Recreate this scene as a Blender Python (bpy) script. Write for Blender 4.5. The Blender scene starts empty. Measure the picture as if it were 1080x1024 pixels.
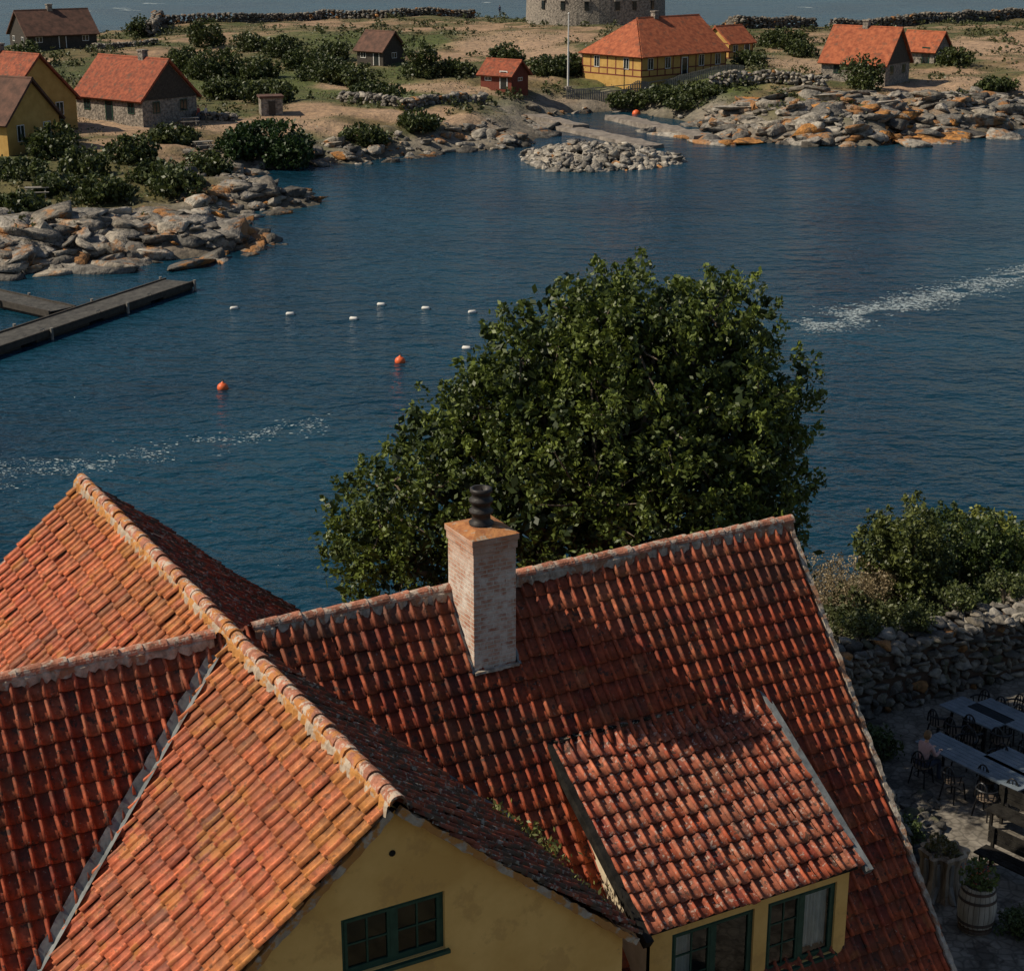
import bpy, bmesh, math, random
import numpy as np
from mathutils import Vector, Matrix
random.seed(7); rng=np.random.default_rng(7)
sc=bpy.context.scene
sc.view_settings.view_transform='Standard'; sc.view_settings.look='None'; sc.view_settings.exposure=0
CH=22.0; PIT=math.radians(18.49); cP,sP=math.cos(PIT),math.sin(PIT)
# ---------------------------------------------------------------- camera
cam=bpy.data.cameras.new("camera"); cam.lens=60; cam.sensor_width=36; cam.sensor_fit='HORIZONTAL'; cam.clip_end=9000; cam.clip_start=.5
co=bpy.data.objects.new("camera",cam); sc.collection.objects.link(co)
co.location=(0,0,CH); co.rotation_euler=(math.pi/2-PIT,0,0); sc.camera=co
# ---------------------------------------------------------------- light
SUN=Vector((-.723,-.053,.69)).normalized()
sl=bpy.data.lights.new("sun","SUN"); sl.energy=5.0; sl.angle=math.radians(.5); sl.color=(1,.89,.71)
so=bpy.data.objects.new("sun",sl); sc.collection.objects.link(so); so.rotation_euler=(-SUN).to_track_quat('-Z','Y').to_euler()
w=bpy.data.worlds.new("World"); sc.world=w; w.use_nodes=True
nt=w.node_tree; bg=nt.nodes['Background']; sk=nt.nodes.new('ShaderNodeTexSky'); sk.sky_type='NISHITA'; sk.sun_disc=False
sk.sun_elevation=math.asin(SUN.z); sk.sun_rotation=math.atan2(SUN.x,SUN.y)%(2*math.pi)
nt.links.new(sk.outputs[0],bg.inputs[0]); bg.inputs[1].default_value=.072
# ---------------------------------------------------------------- helpers
def empty(name,loc=(0,0,0),rz=0):
    o=bpy.data.objects.new(name,None); sc.collection.objects.link(o); o.location=loc; o.rotation_euler=(0,0,rz); o.empty_display_size=.3
    return o
def mk(name,V,F,mat,parent=None,col=None,smooth=False):
    me=bpy.data.meshes.new(name)
    if isinstance(F,np.ndarray):
        V=np.asarray(V,dtype=np.float32); n=len(F); k=F.shape[1]
        me.vertices.add(len(V)); me.vertices.foreach_set("co",V.ravel())
        me.loops.add(n*k); me.loops.foreach_set("vertex_index",F.astype(np.int32).ravel())
        me.polygons.add(n); me.polygons.foreach_set("loop_start",np.arange(0,n*k,k,dtype=np.int32))
        me.update(calc_edges=True)
    else:
        me.from_pydata([tuple(v) for v in V],[],[tuple(f) for f in F]); me.update()
    if col is not None:
        a=me.color_attributes.new(name="Col",type='FLOAT_COLOR',domain='POINT')
        c=np.ones((len(V),4),dtype=np.float32); c[:,:3]=col; a.data.foreach_set("color",c.ravel())
    if smooth: me.polygons.foreach_set("use_smooth",np.ones(len(me.polygons),dtype=bool))
    o=bpy.data.objects.new(name,me); sc.collection.objects.link(o)
    if mat: me.materials.append(mat)
    if parent: o.parent=parent
    return o
def mat(name,c1,c2=None,scale=4,rough=.85,bump=0,bscale=None,col=False,spots=None,metal=0,stretch=(1,1,1),lo=.35,hi=.65,transl=0,bdist=.02,spec=.3):
    m=bpy.data.materials.new(name); m.use_nodes=True; N=m.node_tree.nodes; L=m.node_tree.links; b=N['Principled BSDF']
    b.inputs['Roughness'].default_value=rough; b.inputs['Metallic'].default_value=metal; b.inputs['Specular IOR Level'].default_value=spec
    tc=N.new('ShaderNodeTexCoord'); mp=N.new('ShaderNodeMapping'); mp.inputs['Scale'].default_value=stretch; L.new(tc.outputs['Object'],mp.inputs[0])
    if c2:
        no=N.new('ShaderNodeTexNoise'); no.inputs['Scale'].default_value=scale; no.inputs['Detail'].default_value=4; no.inputs['Roughness'].default_value=.65; L.new(mp.outputs[0],no.inputs[0])
        cr=N.new('ShaderNodeValToRGB'); e=cr.color_ramp.elements; e[0].position=lo; e[1].position=hi
        e[0].color=(*c1,1); e[1].color=(*c2,1); L.new(no.outputs[0],cr.inputs[0]); out=cr.outputs[0]
    else:
        rg=N.new('ShaderNodeRGB'); rg.outputs[0].default_value=(*c1,1); out=rg.outputs[0]
    if col:
        at=N.new('ShaderNodeAttribute'); at.attribute_name="Col"; mx=N.new('ShaderNodeMix'); mx.data_type='RGBA'; mx.blend_type='MULTIPLY'; mx.inputs[0].default_value=1
        L.new(out,mx.inputs[6]); L.new(at.outputs[0],mx.inputs[7]); out=mx.outputs[2]
    for s in (spots or []):   # (colour, scale, threshold, amount)
        n2=N.new('ShaderNodeTexNoise'); n2.inputs['Scale'].default_value=s[1]; n2.inputs['Detail'].default_value=3 if s[1]>3 else 5; n2.inputs['Roughness'].default_value=.65; L.new(mp.outputs[0],n2.inputs[0])
        r2=N.new('ShaderNodeMapRange'); r2.inputs[1].default_value=s[2]; r2.inputs[2].default_value=s[2]+.06; r2.inputs[3].default_value=0; r2.inputs[4].default_value=s[3]; L.new(n2.outputs[0],r2.inputs[0])
        mx=N.new('ShaderNodeMix'); mx.data_type='RGBA'; L.new(r2.outputs[0],mx.inputs[0]); L.new(out,mx.inputs[6]); mx.inputs[7].default_value=(*s[0],1); out=mx.outputs[2]
    L.new(out,b.inputs['Base Color'])
    if bump:
        n3=N.new('ShaderNodeTexNoise'); n3.inputs['Scale'].default_value=bscale or scale*4; n3.inputs['Detail'].default_value=3; L.new(mp.outputs[0],n3.inputs[0])
        bp=N.new('ShaderNodeBump'); bp.inputs['Strength'].default_value=bump; bp.inputs['Distance'].default_value=bdist; L.new(n3.outputs[0],bp.inputs['Height']); L.new(bp.outputs[0],b.inputs['Normal'])
    if transl:
        tr=N.new('ShaderNodeBsdfTranslucent'); L.new(out,tr.inputs[0]); ms=N.new('ShaderNodeMixShader'); ms.inputs[0].default_value=transl
        L.new(b.outputs[0],ms.inputs[1]); L.new(tr.outputs[0],ms.inputs[2]); L.new(ms.outputs[0],N['Material Output'].inputs[0])
    return m
class Box:
    """collects boxes / quads into one mesh"""
    def __init__(s): s.V=[]; s.F=[]
    def box(s,x0,x1,y0,y1,z0,z1):
        b=len(s.V); s.V+=[(x0,y0,z0),(x1,y0,z0),(x1,y1,z0),(x0,y1,z0),(x0,y0,z1),(x1,y0,z1),(x1,y1,z1),(x0,y1,z1)]
        s.F+=[(b,b+3,b+2,b+1),(b+4,b+5,b+6,b+7),(b,b+1,b+5,b+4),(b+1,b+2,b+6,b+5),(b+2,b+3,b+7,b+6),(b+3,b,b+4,b+7)]; return s
    def beam(s,p,q,wd,ht,up=(0,0,1)):
        p=Vector(p);q=Vector(q);d=(q-p).normalized();u=Vector(up);r=d.cross(u).normalized();u=r.cross(d).normalized()
        b=len(s.V)
        for c in (p,q):
            for i,j in ((-1,-1),(1,-1),(1,1),(-1,1)): s.V.append(tuple(c+r*(i*wd/2)+u*(j*ht/2)))
        s.F+=[(b+3,b+2,b+1,b),(b+4,b+5,b+6,b+7)]+[(b+i,b+(i+1)%4,b+4+(i+1)%4,b+4+i) for i in range(4)]; return s
    def poly(s,pts):
        b=len(s.V); s.V+=[tuple(p) for p in pts]; s.F.append(tuple(range(b,b+len(pts)))); return s
    def tube(s,path,rad,n=8,closed_ends=True):
        path=[Vector(p) for p in path]; b=len(s.V); rad=rad if hasattr(rad,'__len__') else [rad]*len(path)
        ref=Vector((.31,.17,.93))
        for i,p in enumerate(path):
            d=(path[min(i+1,len(path)-1)]-path[max(i-1,0)]).normalized(); r=d.cross(ref)
            if r.length<.1: r=d.cross(Vector((1,0,0)))
            r.normalize(); u=r.cross(d)
            for k in range(n): a=2*math.pi*k/n; s.V.append(tuple(p+(r*math.cos(a)+u*math.sin(a))*rad[i]))
        for i in range(len(path)-1):
            for k in range(n): s.F.append((b+i*n+k,b+i*n+(k+1)%n,b+(i+1)*n+(k+1)%n,b+(i+1)*n+k))
        if closed_ends:
            s.F.append(tuple(b+k for k in range(n))[::-1]); s.F.append(tuple(b+(len(path)-1)*n+k for k in range(n)))
        return s
    def lathe(s,prof,n=20,c=(0,0,0),wob=0):
        b=len(s.V)
        wv=[1+wob*random.uniform(-1,1) for _ in range(n)]
        for r,z in prof:
            for k in range(n): a=2*math.pi*k/n; s.V.append((c[0]+r*wv[k]*math.cos(a),c[1]+r*wv[k]*math.sin(a),c[2]+z))
        for i in range(len(prof)-1):
            for k in range(n): s.F.append((b+i*n+k,b+i*n+(k+1)%n,b+(i+1)*n+(k+1)%n,b+(i+1)*n+k))
        return s
    def mk(s,name,m,parent=None,smooth=False): return mk(name,s.V,s.F,m,parent,smooth=smooth)
def vn(x,y,s=0):
    xi=np.floor(x);yi=np.floor(y);fx=x-xi;fy=y-yi;fx=fx*fx*(3-2*fx);fy=fy*fy*(3-2*fy)
    h=lambda a,b:(np.sin(a*127.1+b*311.7+s*74.7)*43758.5453)%1.0
    return (h(xi,yi)*(1-fx)+h(xi+1,yi)*fx)*(1-fy)+(h(xi,yi+1)*(1-fx)+h(xi+1,yi+1)*fx)*fy
def fbm(x,y,s=0,o=4):
    r=0;a=.5
    for i in range(o): r=r+a*vn(x*2**i,y*2**i,s+i); a*=.5
    return r/(1-.5**o)
def flat(px,py,z=0.):
    """bearing/depression of a surveyed point -> map position on the level z"""
    u=(px-540)/1800; v=(512-py)/1800; d=(CH-z)/(sP-v*cP); return Vector((u*d,d*(cP+v*sP),z))
def sdf(x,y,poly):
    x=np.asarray(x,float);y=np.asarray(y,float); d=np.full(x.shape,1e9); ins=np.zeros(x.shape,bool); n=len(poly)
    for i in range(n):
        ax,ay=poly[i];bx,by=poly[(i+1)%n]; ex,ey=bx-ax,by-ay; t=np.clip(((x-ax)*ex+(y-ay)*ey)/(ex*ex+ey*ey+1e-9),0,1)
        d=np.minimum(d,np.hypot(x-ax-t*ex,y-ay-t*ey))
        c=((ay>y)!=(by>y)); 
        if abs(ey)>1e-9: ins^=c&(x<(y-ay)*ex/ey+ax)
    return np.where(ins,d,-d)
# ---------------------------------------------------------------- terrain of the far island
shore=[(-330,330),(-150,300),(-60,292),(0,290),(45,286),(90,283),(130,274),(185,274),(240,270),(283,260),(262,248),(242,236),(290,222),(325,214),(280,206),(256,192),(270,181),(320,172),(370,174),(430,166),(480,160),(530,157),(560,150),(572,140),(560,128),(600,120),(650,118),(690,124),(745,132),(765,142),(820,150),(850,153),(920,153),(960,146),(1010,141),(1080,134),(1180,128),(1450,120)]
back=[(1450,10),(1140,9),(1080,11),(1000,15),(930,20),(870,24),(800,24),(700,21),(560,15),(480,13),(300,16),(180,18),(150,22),(100,27),(60,30),(20,36),(0,42),(-80,46),(-330,50)]
SH=[tuple(flat(a,b,0)[:2]) for a,b in shore]; BK=[tuple(flat(a,b,4.5)[:2]) for a,b in back]
ISL=SH+BK
def HT(x,y):
    x=np.asarray(x,float);y=np.asarray(y,float); sd=sdf(x,y,ISL)+ (fbm(x/7,y/7,3)-.5)*5
    rough=np.clip(1-np.abs(sd-5)/9,0,1)
    h=2.0*(1-np.exp(-np.clip(sd,0,None)/4.5))+.018*np.clip(y-130,0,150)*np.clip(sd/12,0,1)+(fbm(x/14,y/14,9)-.5)*1.6*np.clip(sd/8,0,1)+(fbm(x/2.5,y/2.5,5)-.5)*(.5+1.5*rough)*np.clip(sd/3,0,1)
    return np.where(sd>0,h,np.clip(sd*.35,-3,0)-.02)
TT=np.arange(85,420,.7)
def P(px,py):
    u=(px-540)/1800; v=(512-py)/1800; X=u*TT;Y=TT*(cP+v*sP);Z=CH-TT*(sP-v*cP); h=HT(X,Y); k=np.nonzero(Z<h)[0]
    if len(k)==0: return flat(px,py,4.8)
    i=k[0]; return Vector((X[i],Y[i],float(h[i])))
gx=np.arange(-150,190,.9); gy=np.arange(88,400,.9); GX,GY=np.meshgrid(gx,gy); GZ=HT(GX,GY)
nx,ny=len(gx),len(gy); idx=np.arange(nx*ny).reshape(ny,nx)
Fq=np.stack([idx[:-1,:-1],idx[:-1,1:],idx[1:,1:],idx[1:,:-1]],-1).reshape(-1,4)
keep=(GZ.ravel()[Fq].max(1)>-2.5); Fq=Fq[keep]
sdg=sdf(GX,GY,ISL)
g1=fbm(GX/11,GY/11,21); g2=fbm(GX/4,GY/4,33); g3=fbm(GX/1.8,GY/1.8,41)
tan_=np.array([.27,.18,.115]);grn=np.array([.060,.070,.022]);brn=np.array([.12,.085,.042]);rk=np.array([.17,.15,.125])
m=np.clip((g1*.55+g2*.3+g3*.15-.415)*9,0,1)[...,None]; c=tan_*(1-m)+grn*m
m=np.clip((g2*.6+g3*.4-.52)*8,0,1)[...,None]*.7; c=c*(1-m)+brn*m
def blotch(px,py,rx,ry,colr,k=1.):
    global c
    p=P(px,py); d=np.hypot((GX-p.x)/rx,(GY-p.y)/ry)+(g2-.5)*.9; m=(np.clip((1.1-d)*3,0,1)*k)[...,None]; c=c*(1-m)+np.array(colr)*m
for b in [(705,100,13,9),(370,45,18,18),(290,80,20,16),(420,100,14,7)]: blotch(*b,(.065,.085,.022),.8)
for b in [(160,190,14,12),(40,205,11,12)]: blotch(*b,(.09,.08,.03),.85)
for b in [(210,134,20,3.5),(120,125,9,4),(440,92,12,4),(540,50,9,20),(480,128,10,2.5),(850,70,6,10),(1010,90,13,6),(60,140,5,7),(640,118,9,2.2),(1040,50,11,12)]: blotch(*b,(.32,.22,.15),.85)
m=(np.clip(1-(sdg-2.5)/4+(g3-.5)*1.5,0,1)*.9)[...,None]; c=c*(1-m)+rk*(.6+.8*g3[...,None])*m
m=np.clip(1-(GZ-.05)/.35,0,1)[...,None]*.7; c=c*(1-m)+np.array([.05,.045,.03])*m
Mter=mat("island_soil",(.65,.65,.65),(1.3,1.25,1.15),1.3,.95,.7,3,col=True,bdist=.18)
mk("island_terrain",np.stack([GX.ravel(),GY.ravel(),GZ.ravel()],1),Fq,Mter,col=c.reshape(-1,3),smooth=True)
# ---------------------------------------------------------------- water
def watermat():
    m=bpy.data.materials.new("sea_water"); m.use_nodes=True; N=m.node_tree.nodes; L=m.node_tree.links; b=N['Principled BSDF']
    b.inputs['Roughness'].default_value=.18; b.inputs['IOR'].default_value=1.33; b.inputs['Specular IOR Level'].default_value=.36; b.inputs['Specular Tint'].default_value=(.72,.9,1,1)
    tc=N.new('ShaderNodeTexCoord')
    n0=N.new('ShaderNodeTexNoise'); n0.inputs['Scale'].default_value=.03; n0.inputs['Detail'].default_value=5; n0.inputs['Distortion'].default_value=.6; L.new(tc.outputs['Object'],n0.inputs[0])
    cr=N.new('ShaderNodeValToRGB'); cr.color_ramp.elements[0].position=.35; cr.color_ramp.elements[1].position=.68
    cr.color_ramp.elements[0].color=(.003,.020,.036,1); cr.color_ramp.elements[1].color=(.005,.040,.066,1); L.new(n0.outputs[0],cr.inputs[0]); L.new(cr.outputs[0],b.inputs['Base Color'])
    prev=None
    for scl,st,dist,rot,sx in ((.22,.7,.6,.8,.6),(.7,.85,.42,.5,.6),(2.0,.9,.2,-.25,.7),(6,.7,.06,.4,.8)):
        mp=N.new('ShaderNodeMapping'); mp.inputs['Scale'].default_value=(sx,1,1); mp.inputs['Rotation'].default_value=(0,0,rot); L.new(tc.outputs['Object'],mp.inputs[0])
        n=N.new('ShaderNodeTexNoise'); n.inputs['Scale'].default_value=scl; n.inputs['Detail'].default_value=2; n.inputs['Distortion'].default_value=.5; L.new(mp.outputs[0],n.inputs[0])
        bp=N.new('ShaderNodeBump'); bp.inputs['Strength'].default_value=st; bp.inputs['Distance'].default_value=dist; L.new(n.outputs[0],bp.inputs['Height'])
        if prev: L.new(prev.outputs[0],bp.inputs['Normal'])
        prev=bp
    L.new(prev.outputs[0],b.inputs['Normal']); return m
mk("water",[(-5000,-3000,0),(5000,-3000,0),(5000,8000,0),(-5000,8000,0)],[(0,1,2,3)],watermat())
# ---------------------------------------------------------------- rocks
def rockbase(k):
    bm=bmesh.new(); bmesh.ops.create_icosphere(bm,subdivisions=2,radius=1); V=np.array([v.co[:] for v in bm.verts]); F=np.array([[v.index for v in f.verts] for f in bm.faces]); bm.free()
    r=np.random.default_rng(100+k)
    for _ in range(4):
        q=r.normal(size=3)*2.2; V=V*(1+.14*np.sin(V@q+r.uniform(0,6)))[:,None]
    for _ in range(13):
        n=r.normal(size=3); n/=np.linalg.norm(n); d=V@n; th=r.uniform(.34,.62); V=V-np.outer(np.clip(d-th,0,None),n)
    V=V*(1+r.normal(size=(len(V),1))*.05)
    return V*1.4,F
RB=[rockbase(k) for k in range(12)]
def rocks(name,pos,size,col,mt,parent=None,tilt=.4,yaw=None):
    pos=np.asarray(pos,float); size=np.asarray(size,float); col=np.asarray(col,float)
    VV=[];FF=[];CC=[];b=0
    for i in range(len(pos)):
        V,F=RB[i%12]; a=rng.uniform(0,6.28) if yaw is None else yaw+rng.uniform(-.1,.1)+math.pi*(i%2)
        t=rng.uniform(-tilt,tilt); ca,sa=math.cos(a),math.sin(a); ct,st=math.cos(t),math.sin(t)
        R=np.array([[ca,-sa,0],[sa,ca,0],[0,0,1]])@np.array([[1,0,0],[0,ct,-st],[0,st,ct]])
        VV.append((V*size[i])@R.T+pos[i]); FF.append(F+b); CC.append(np.repeat(col[i][None],len(V),0)); b+=len(V)
    return mk(name,np.concatenate(VV),np.concatenate(FF),mt,parent,col=np.concatenate(CC))
Mrock=mat("granite_rock",(.45,.44,.43),(1.35,1.3,1.22),1.9,.9,.9,3,col=True,bdist=.2)
Mrocko=mat("granite_lichen_rock",(.45,.44,.43),(1.35,1.3,1.22),1.9,.9,.9,3,col=True,bdist=.2,spots=[((.30,.13,.035),.30,.545,.8),((.04,.038,.034),1.1,.58,.7)])
def rcol(n,light=1.,orange=.05):
    base=np.array([[.225,.21,.19],[.28,.26,.23],[.15,.142,.13],[.25,.225,.19]])[rng.integers(0,4,n)]*rng.uniform(.6,1.2,(n,1))*light
    o=rng.random(n)<orange; base[o]=np.array([.30,.15,.06])*rng.uniform(.7,1.15,(o.sum(),1)); return base
pos=[];siz=[];cl=[]
for i in range(1,len(SH)-2):
    a=Vector(SH[i]);b=Vector(SH[i+1]); L=(b-a).length; px=shore[i][0]
    band=6. if px<340 else (10. if px>750 else 6.); dens=4.2
    if 560<=px<745: dens=1.5; band=2
    n=int(L*dens*band/3.2); nrm=Vector((-(b-a).y,(b-a).x)).normalized()
    for _ in range(min(n,1300)):
        off=-1.2+rng.random()**1.3*(band+1.0)
        p=a.lerp(b,rng.random())+nrm*off; pos.append((p.x,p.y)); s=rng.choice([.2,.32,.48,.75,1.1],p=[.32,.3,.2,.12,.06]); 
        siz.append((s*rng.uniform(.9,2.),s*rng.uniform(.7,1.1),s*rng.uniform(.4,.75))); cl.append((off,px))
pos=np.array(pos); z=HT(pos[:,0],pos[:,1]); z=np.maximum(z,-.15); siz=np.array(siz)
C=rcol(len(pos),1.0,.03)
for i,(off,px) in enumerate(cl):
    if off<2.5 and rng.random()<(.2 if px<260 or px>840 else .04): C[i]=np.array([.32,.15,.045])*rng.uniform(.6,1.2)
    if off<-.3: C[i]*=.4
rocks("shore_rocks",np.column_stack([pos,z+siz[:,2]*.1]),siz,C,Mrocko,tilt=.3)
OP=[]
for (x,y,n,sx,sy) in [(860,118,60,16,5),(960,112,60,14,5),(900,135,60,16,4),(1040,108,40,10,4),(960,135,30,8,2),(110,235,60,9,3.5),(60,255,50,7,3.5),(170,240,34,6,2.5),(790,110,30,5,3),(35,275,26,5,2),(250,200,20,4,2)]:
    p=P(x,y)
    for _ in range(n):
        q=(p.x+rng.normal()*sx*.55,p.y+rng.normal()*sy*.55); s=rng.uniform(.6,1.5); OP.append((q[0],q[1],s,y))
OPa=np.array(OP); z=HT(OPa[:,0],OPa[:,1]); S=np.column_stack([OPa[:,2]*rng.uniform(1.4,2.6,len(OP)),OPa[:,2]*1.15,OPa[:,2]*rng.uniform(.35,.65,len(OP))]); Cc=rcol(len(OP),1.0,.02)
Cc[(OPa[:,3]>=130)&(OPa[:,3]<140)&(rng.random(len(OP))<.4)]=(.36,.17,.05)
rocks("granite_outcrop",np.column_stack([OPa[:,0],OPa[:,1],np.maximum(z,0)-.1*OPa[:,2]]),S,Cc,Mrocko,tilt=.35)
# breakwater mound: irregular heap
pc=flat(628,170); n=1500; a=rng.uniform(0,6.28,n); r=np.sqrt(rng.random(n)); lob=.72+.45*vn(a*1.3,a*0,4)+.15*np.sin(a*3+1); X=pc.x+r*lob*np.cos(a)*7.2; Y=pc.y+r*lob*np.sin(a)*7.; s=rng.choice([.14,.22,.36,.6],n,p=[.35,.35,.22,.08])
rocks("breakwater_rocks",np.column_stack([X,Y,-.1+1.6*(1-r**1.5)*(.4+1.0*vn(X/2.2,Y/2.2,8))]),np.column_stack([s*1.4,s,s*.75]),rcol(n,1.3,.02),Mrock,tilt=.7)
# ---------------------------------------------------------------- foliage
def leaves(name,cen,size,col,mt,parent=None,ratio=.55,up=0.):
    cen=np.asarray(cen);n=len(cen); a=rng.normal(size=(n,3)); a[:,2]+=up; a/=np.linalg.norm(a,axis=1)[:,None]
    b=np.cross(a,rng.normal(size=(n,3))); b/=np.linalg.norm(b,axis=1)[:,None]; s=np.asarray(size).reshape(-1,1)*np.ones((n,1))
    V=np.stack([cen-a*s,cen+b*s*ratio,cen+a*s,cen-b*s*ratio],1).reshape(-1,3); F=np.arange(4*n).reshape(n,4)
    return mk(name,V,F,mt,parent,col=np.repeat(np.asarray(col),4,0))
def clumpcloud(blobs,nclump,nleaf,cr,clen,c_lo,c_hi,inner=.3,up=.75,jut=1.08):
    B=np.array(blobs,float); wgt=B[:,3]**2; wgt/=wgt.sum(); k=rng.choice(len(B),nclump,p=wgt)
    d=rng.normal(size=(nclump,3)); d/=np.linalg.norm(d,axis=1)[:,None]
    rad=np.where(rng.random(nclump)<inner,rng.uniform(.3,.85,nclump),rng.uniform(.86,jut,nclump)); sq=B[:,4] if B.shape[1]>4 else np.ones(len(B))
    cc=B[k,:3]+d*(B[k,3]*rad)[:,None]*np.stack([np.ones(nclump),np.ones(nclump),sq[k]],1)
    ax=d*.7+np.array([0,0,up])+rng.normal(size=(nclump,3))*.2; ax/=np.linalg.norm(ax,axis=1)[:,None]
    tt=rng.uniform(-1,1,(nclump,nleaf)); rr=rng.normal(size=(nclump,nleaf,3)); wid=(1-.85*np.clip(tt,-.3,1)**1.5*(tt>0)); ln=rng.uniform(.6,1.3,(nclump,1))*clen
    L=cc[:,None]+ax[:,None]*(tt*ln)[...,None]+rr*(cr*wid*.5)[...,None]
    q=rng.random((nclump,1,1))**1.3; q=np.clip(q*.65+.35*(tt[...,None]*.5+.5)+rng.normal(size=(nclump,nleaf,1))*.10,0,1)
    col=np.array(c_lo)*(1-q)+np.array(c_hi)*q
    return L.reshape(-1,3),col.reshape(-1,3),cc
Mleaf=mat("leaf",(1,1,1),None,3,.5,col=True,transl=.22,spec=.4)
Mbark=mat("bark",(.10,.075,.05),(.2,.16,.12),6,.95,.6,20,stretch=(1,1,.25))
tree=empty("leafy_tree",(2.1,35.6,3.1))
TB=[(2.6,0,13.4,1.4),(2.0,.3,13.9,.8),(3.2,.2,13.8,.8),(4.4,.6,13.2,1.3),(4.2,.3,13.9,.7),(.9,.2,12.7,1.6),(.2,.2,12.9,.8),(5.4,.3,12.1,1.15),(5.8,.2,11.5,.75),(3.3,0,11.7,2.6),(.4,.3,11.3,1.85),(-.7,.2,11.8,.7),(-1.2,.4,11.2,1.0),(1.65,-.6,10.,2.5),(4.5,-.2,10.3,1.9),(-1.85,.1,10.0,1.5),(-2.6,0,10.2,.6),(-2.9,.2,9.2,1.15),(-3.3,.3,8.3,.95),(-.4,-.4,9.1,1.9),(5.5,.2,10.6,1.1),(3.3,-.4,8.6,2.5),(3.3,1.8,11.,2.3),(.6,1.8,10,2.1),(5.2,0,8.9,1.4),(-2.4,.5,8.,1.4),(1.7,.1,12.6,1.),(5.5,.1,9.6,.9)]
TB=[(x-2.1,y,z-3.1,r) for x,y,z,r in TB]
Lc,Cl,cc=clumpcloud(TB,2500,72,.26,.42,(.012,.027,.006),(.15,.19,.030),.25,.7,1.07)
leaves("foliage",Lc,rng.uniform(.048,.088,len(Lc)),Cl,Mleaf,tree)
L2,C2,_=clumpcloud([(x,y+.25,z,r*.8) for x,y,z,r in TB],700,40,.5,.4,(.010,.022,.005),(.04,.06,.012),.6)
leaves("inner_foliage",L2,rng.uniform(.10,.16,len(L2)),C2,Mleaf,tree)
bx=Box(); bx.tube([(0,0,-.1),(.05,0,1.5),(-.05,.05,3.2),(.1,0,4.6)],[.42,.33,.27,.22],12)
for (x,y,z,r) in TB:
    s=Vector((0,0,random.uniform(2.2,4.4))); e=Vector((x,y,z+r*.3)); mth=s.lerp(e,.5)+Vector((random.uniform(-.3,.3),random.uniform(-.3,.3),.3)); bx.tube([s,mth,e],[.15,.09,.03],7)
for i in range(0,len(cc),9):
    e=Vector(cc[i]); k=min(TB,key=lambda q:(Vector(q[:3])-e).length); bx.tube([Vector(k[:3]),Vector(k[:3]).lerp(e,.5)+Vector((0,0,-.1)),e],[.04,.025,.01],5)
bx.mk("trunk_and_limbs",Mbark,tree,True)
# far bushes
def bush(px,py,r,h=None,lo=(.012,.022,.007),hi=(.085,.105,.026),name="bush",n=None):
    p=P(px,py); h=h or r*.8; B=[(p.x,p.y,p.z+h*.4,r*.7,h/r)]
    for _ in range(6):
        a=random.uniform(0,6.28); B.append((p.x+math.cos(a)*r*.6,p.y+math.sin(a)*r*.6,p.z+h*random.uniform(.2,.55),r*random.uniform(.3,.5),h/r))
    nc=n or int(90+r*r*34); L,Cv,_=clumpcloud(B,nc,20,.28*min(r,1.6),.2*min(r,1.6),lo,hi,.2)
    L[:,2]=np.maximum(L[:,2],p.z-.1); leaves(name,L,rng.uniform(.12,.24,len(L)),Cv,Mleaf,ratio=.65)
dk=dict(lo=(.008,.022,.006),hi=(.04,.075,.016))
for a in [(288,174,4.6,3.2),(258,165,2.2,2.0)]: bush(*a,**dk)
for a in [(88,188,2.2,2.),(135,172,2.4,1.8),(165,195,2,1.4),(225,85,3.6,3.2),(240,104,3,2.0),(340,84,3.4,2.6),(440,82,2.6,4.2),(395,106,3.,1.6),(320,74,2.6,2.4),(220,49,2.6,3.2),(285,110,3,2.0),(270,82,2.6,2.0),(910,95,2.5,3.4),(825,52,3.6,2.4),(535,66,2.4,2.0),(700,110,3.6,1.3),(728,114,2.6,1.),(740,100,3,1.0),(578,78,2.6,1.8),(148,38,2,2.4),(60,165,2.4,2.2),(180,152,2.5,1.3),(20,190,2.4,1.3),(440,137,2.5,1.4),(380,152,2.5,1.3),(1050,97,2.4,1.0),(600,80,3,2.),(350,64,2.6,2.0),(260,54,2.8,2),(790,69,2,1.4),(45,150,2.6,2.6),(30,70,2.4,2.6),(110,210,2.2,1.3),(190,205,2.4,1.4),(60,205,2,1.2),(215,185,2.4,1.5),(300,60,2.8,2.2),(370,90,3,2),(480,80,2.4,1.6),(195,75,2.5,2.6),(665,112,2.4,1.2),(20,225,2,1.1),(845,60,2.4,1.8),(1010,70,2.4,1.8),(410,62,2.4,1.8)]:
    bush(*a)
# low scrub thickets over the island: one mass
xs=rng.uniform(-125,150,4200); ys=rng.uniform(105,330,4200); s_=sdf(xs,ys,ISL); nz=fbm(xs/11,ys/11,21)*.6+fbm(xs/4,ys/4,33)*.4
pathm=np.ones(len(xs),bool)
for (px,py,rx,ry) in [(210,134,20,4),(440,92,9,4),(540,50,8,18),(850,70,5,9),(1010,90,11,5),(640,118,9,3),(145,128,7,6),(690,84,10,7),(912,88,6,6)]:
    p=P(px,py); pathm&=np.hypot((xs-p.x)/rx,(ys-p.y)/ry)>1
sel=(s_>4)&(nz>.455)&pathm; xs=xs[sel];ys=ys[sel]; zs=HT(xs,ys); rr=rng.uniform(.3,1.15,len(xs)); 
B=np.column_stack([xs,ys,zs+rr*.2,rr,np.full(len(xs),.6)]); L,Cv,_=clumpcloud(B,13000,8,.3,.15,(.02,.028,.009),(.10,.11,.035),.1)
leaves("scrub_thicket",L,rng.uniform(.12,.24,len(L)),Cv,Mleaf,ratio=.7)
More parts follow.
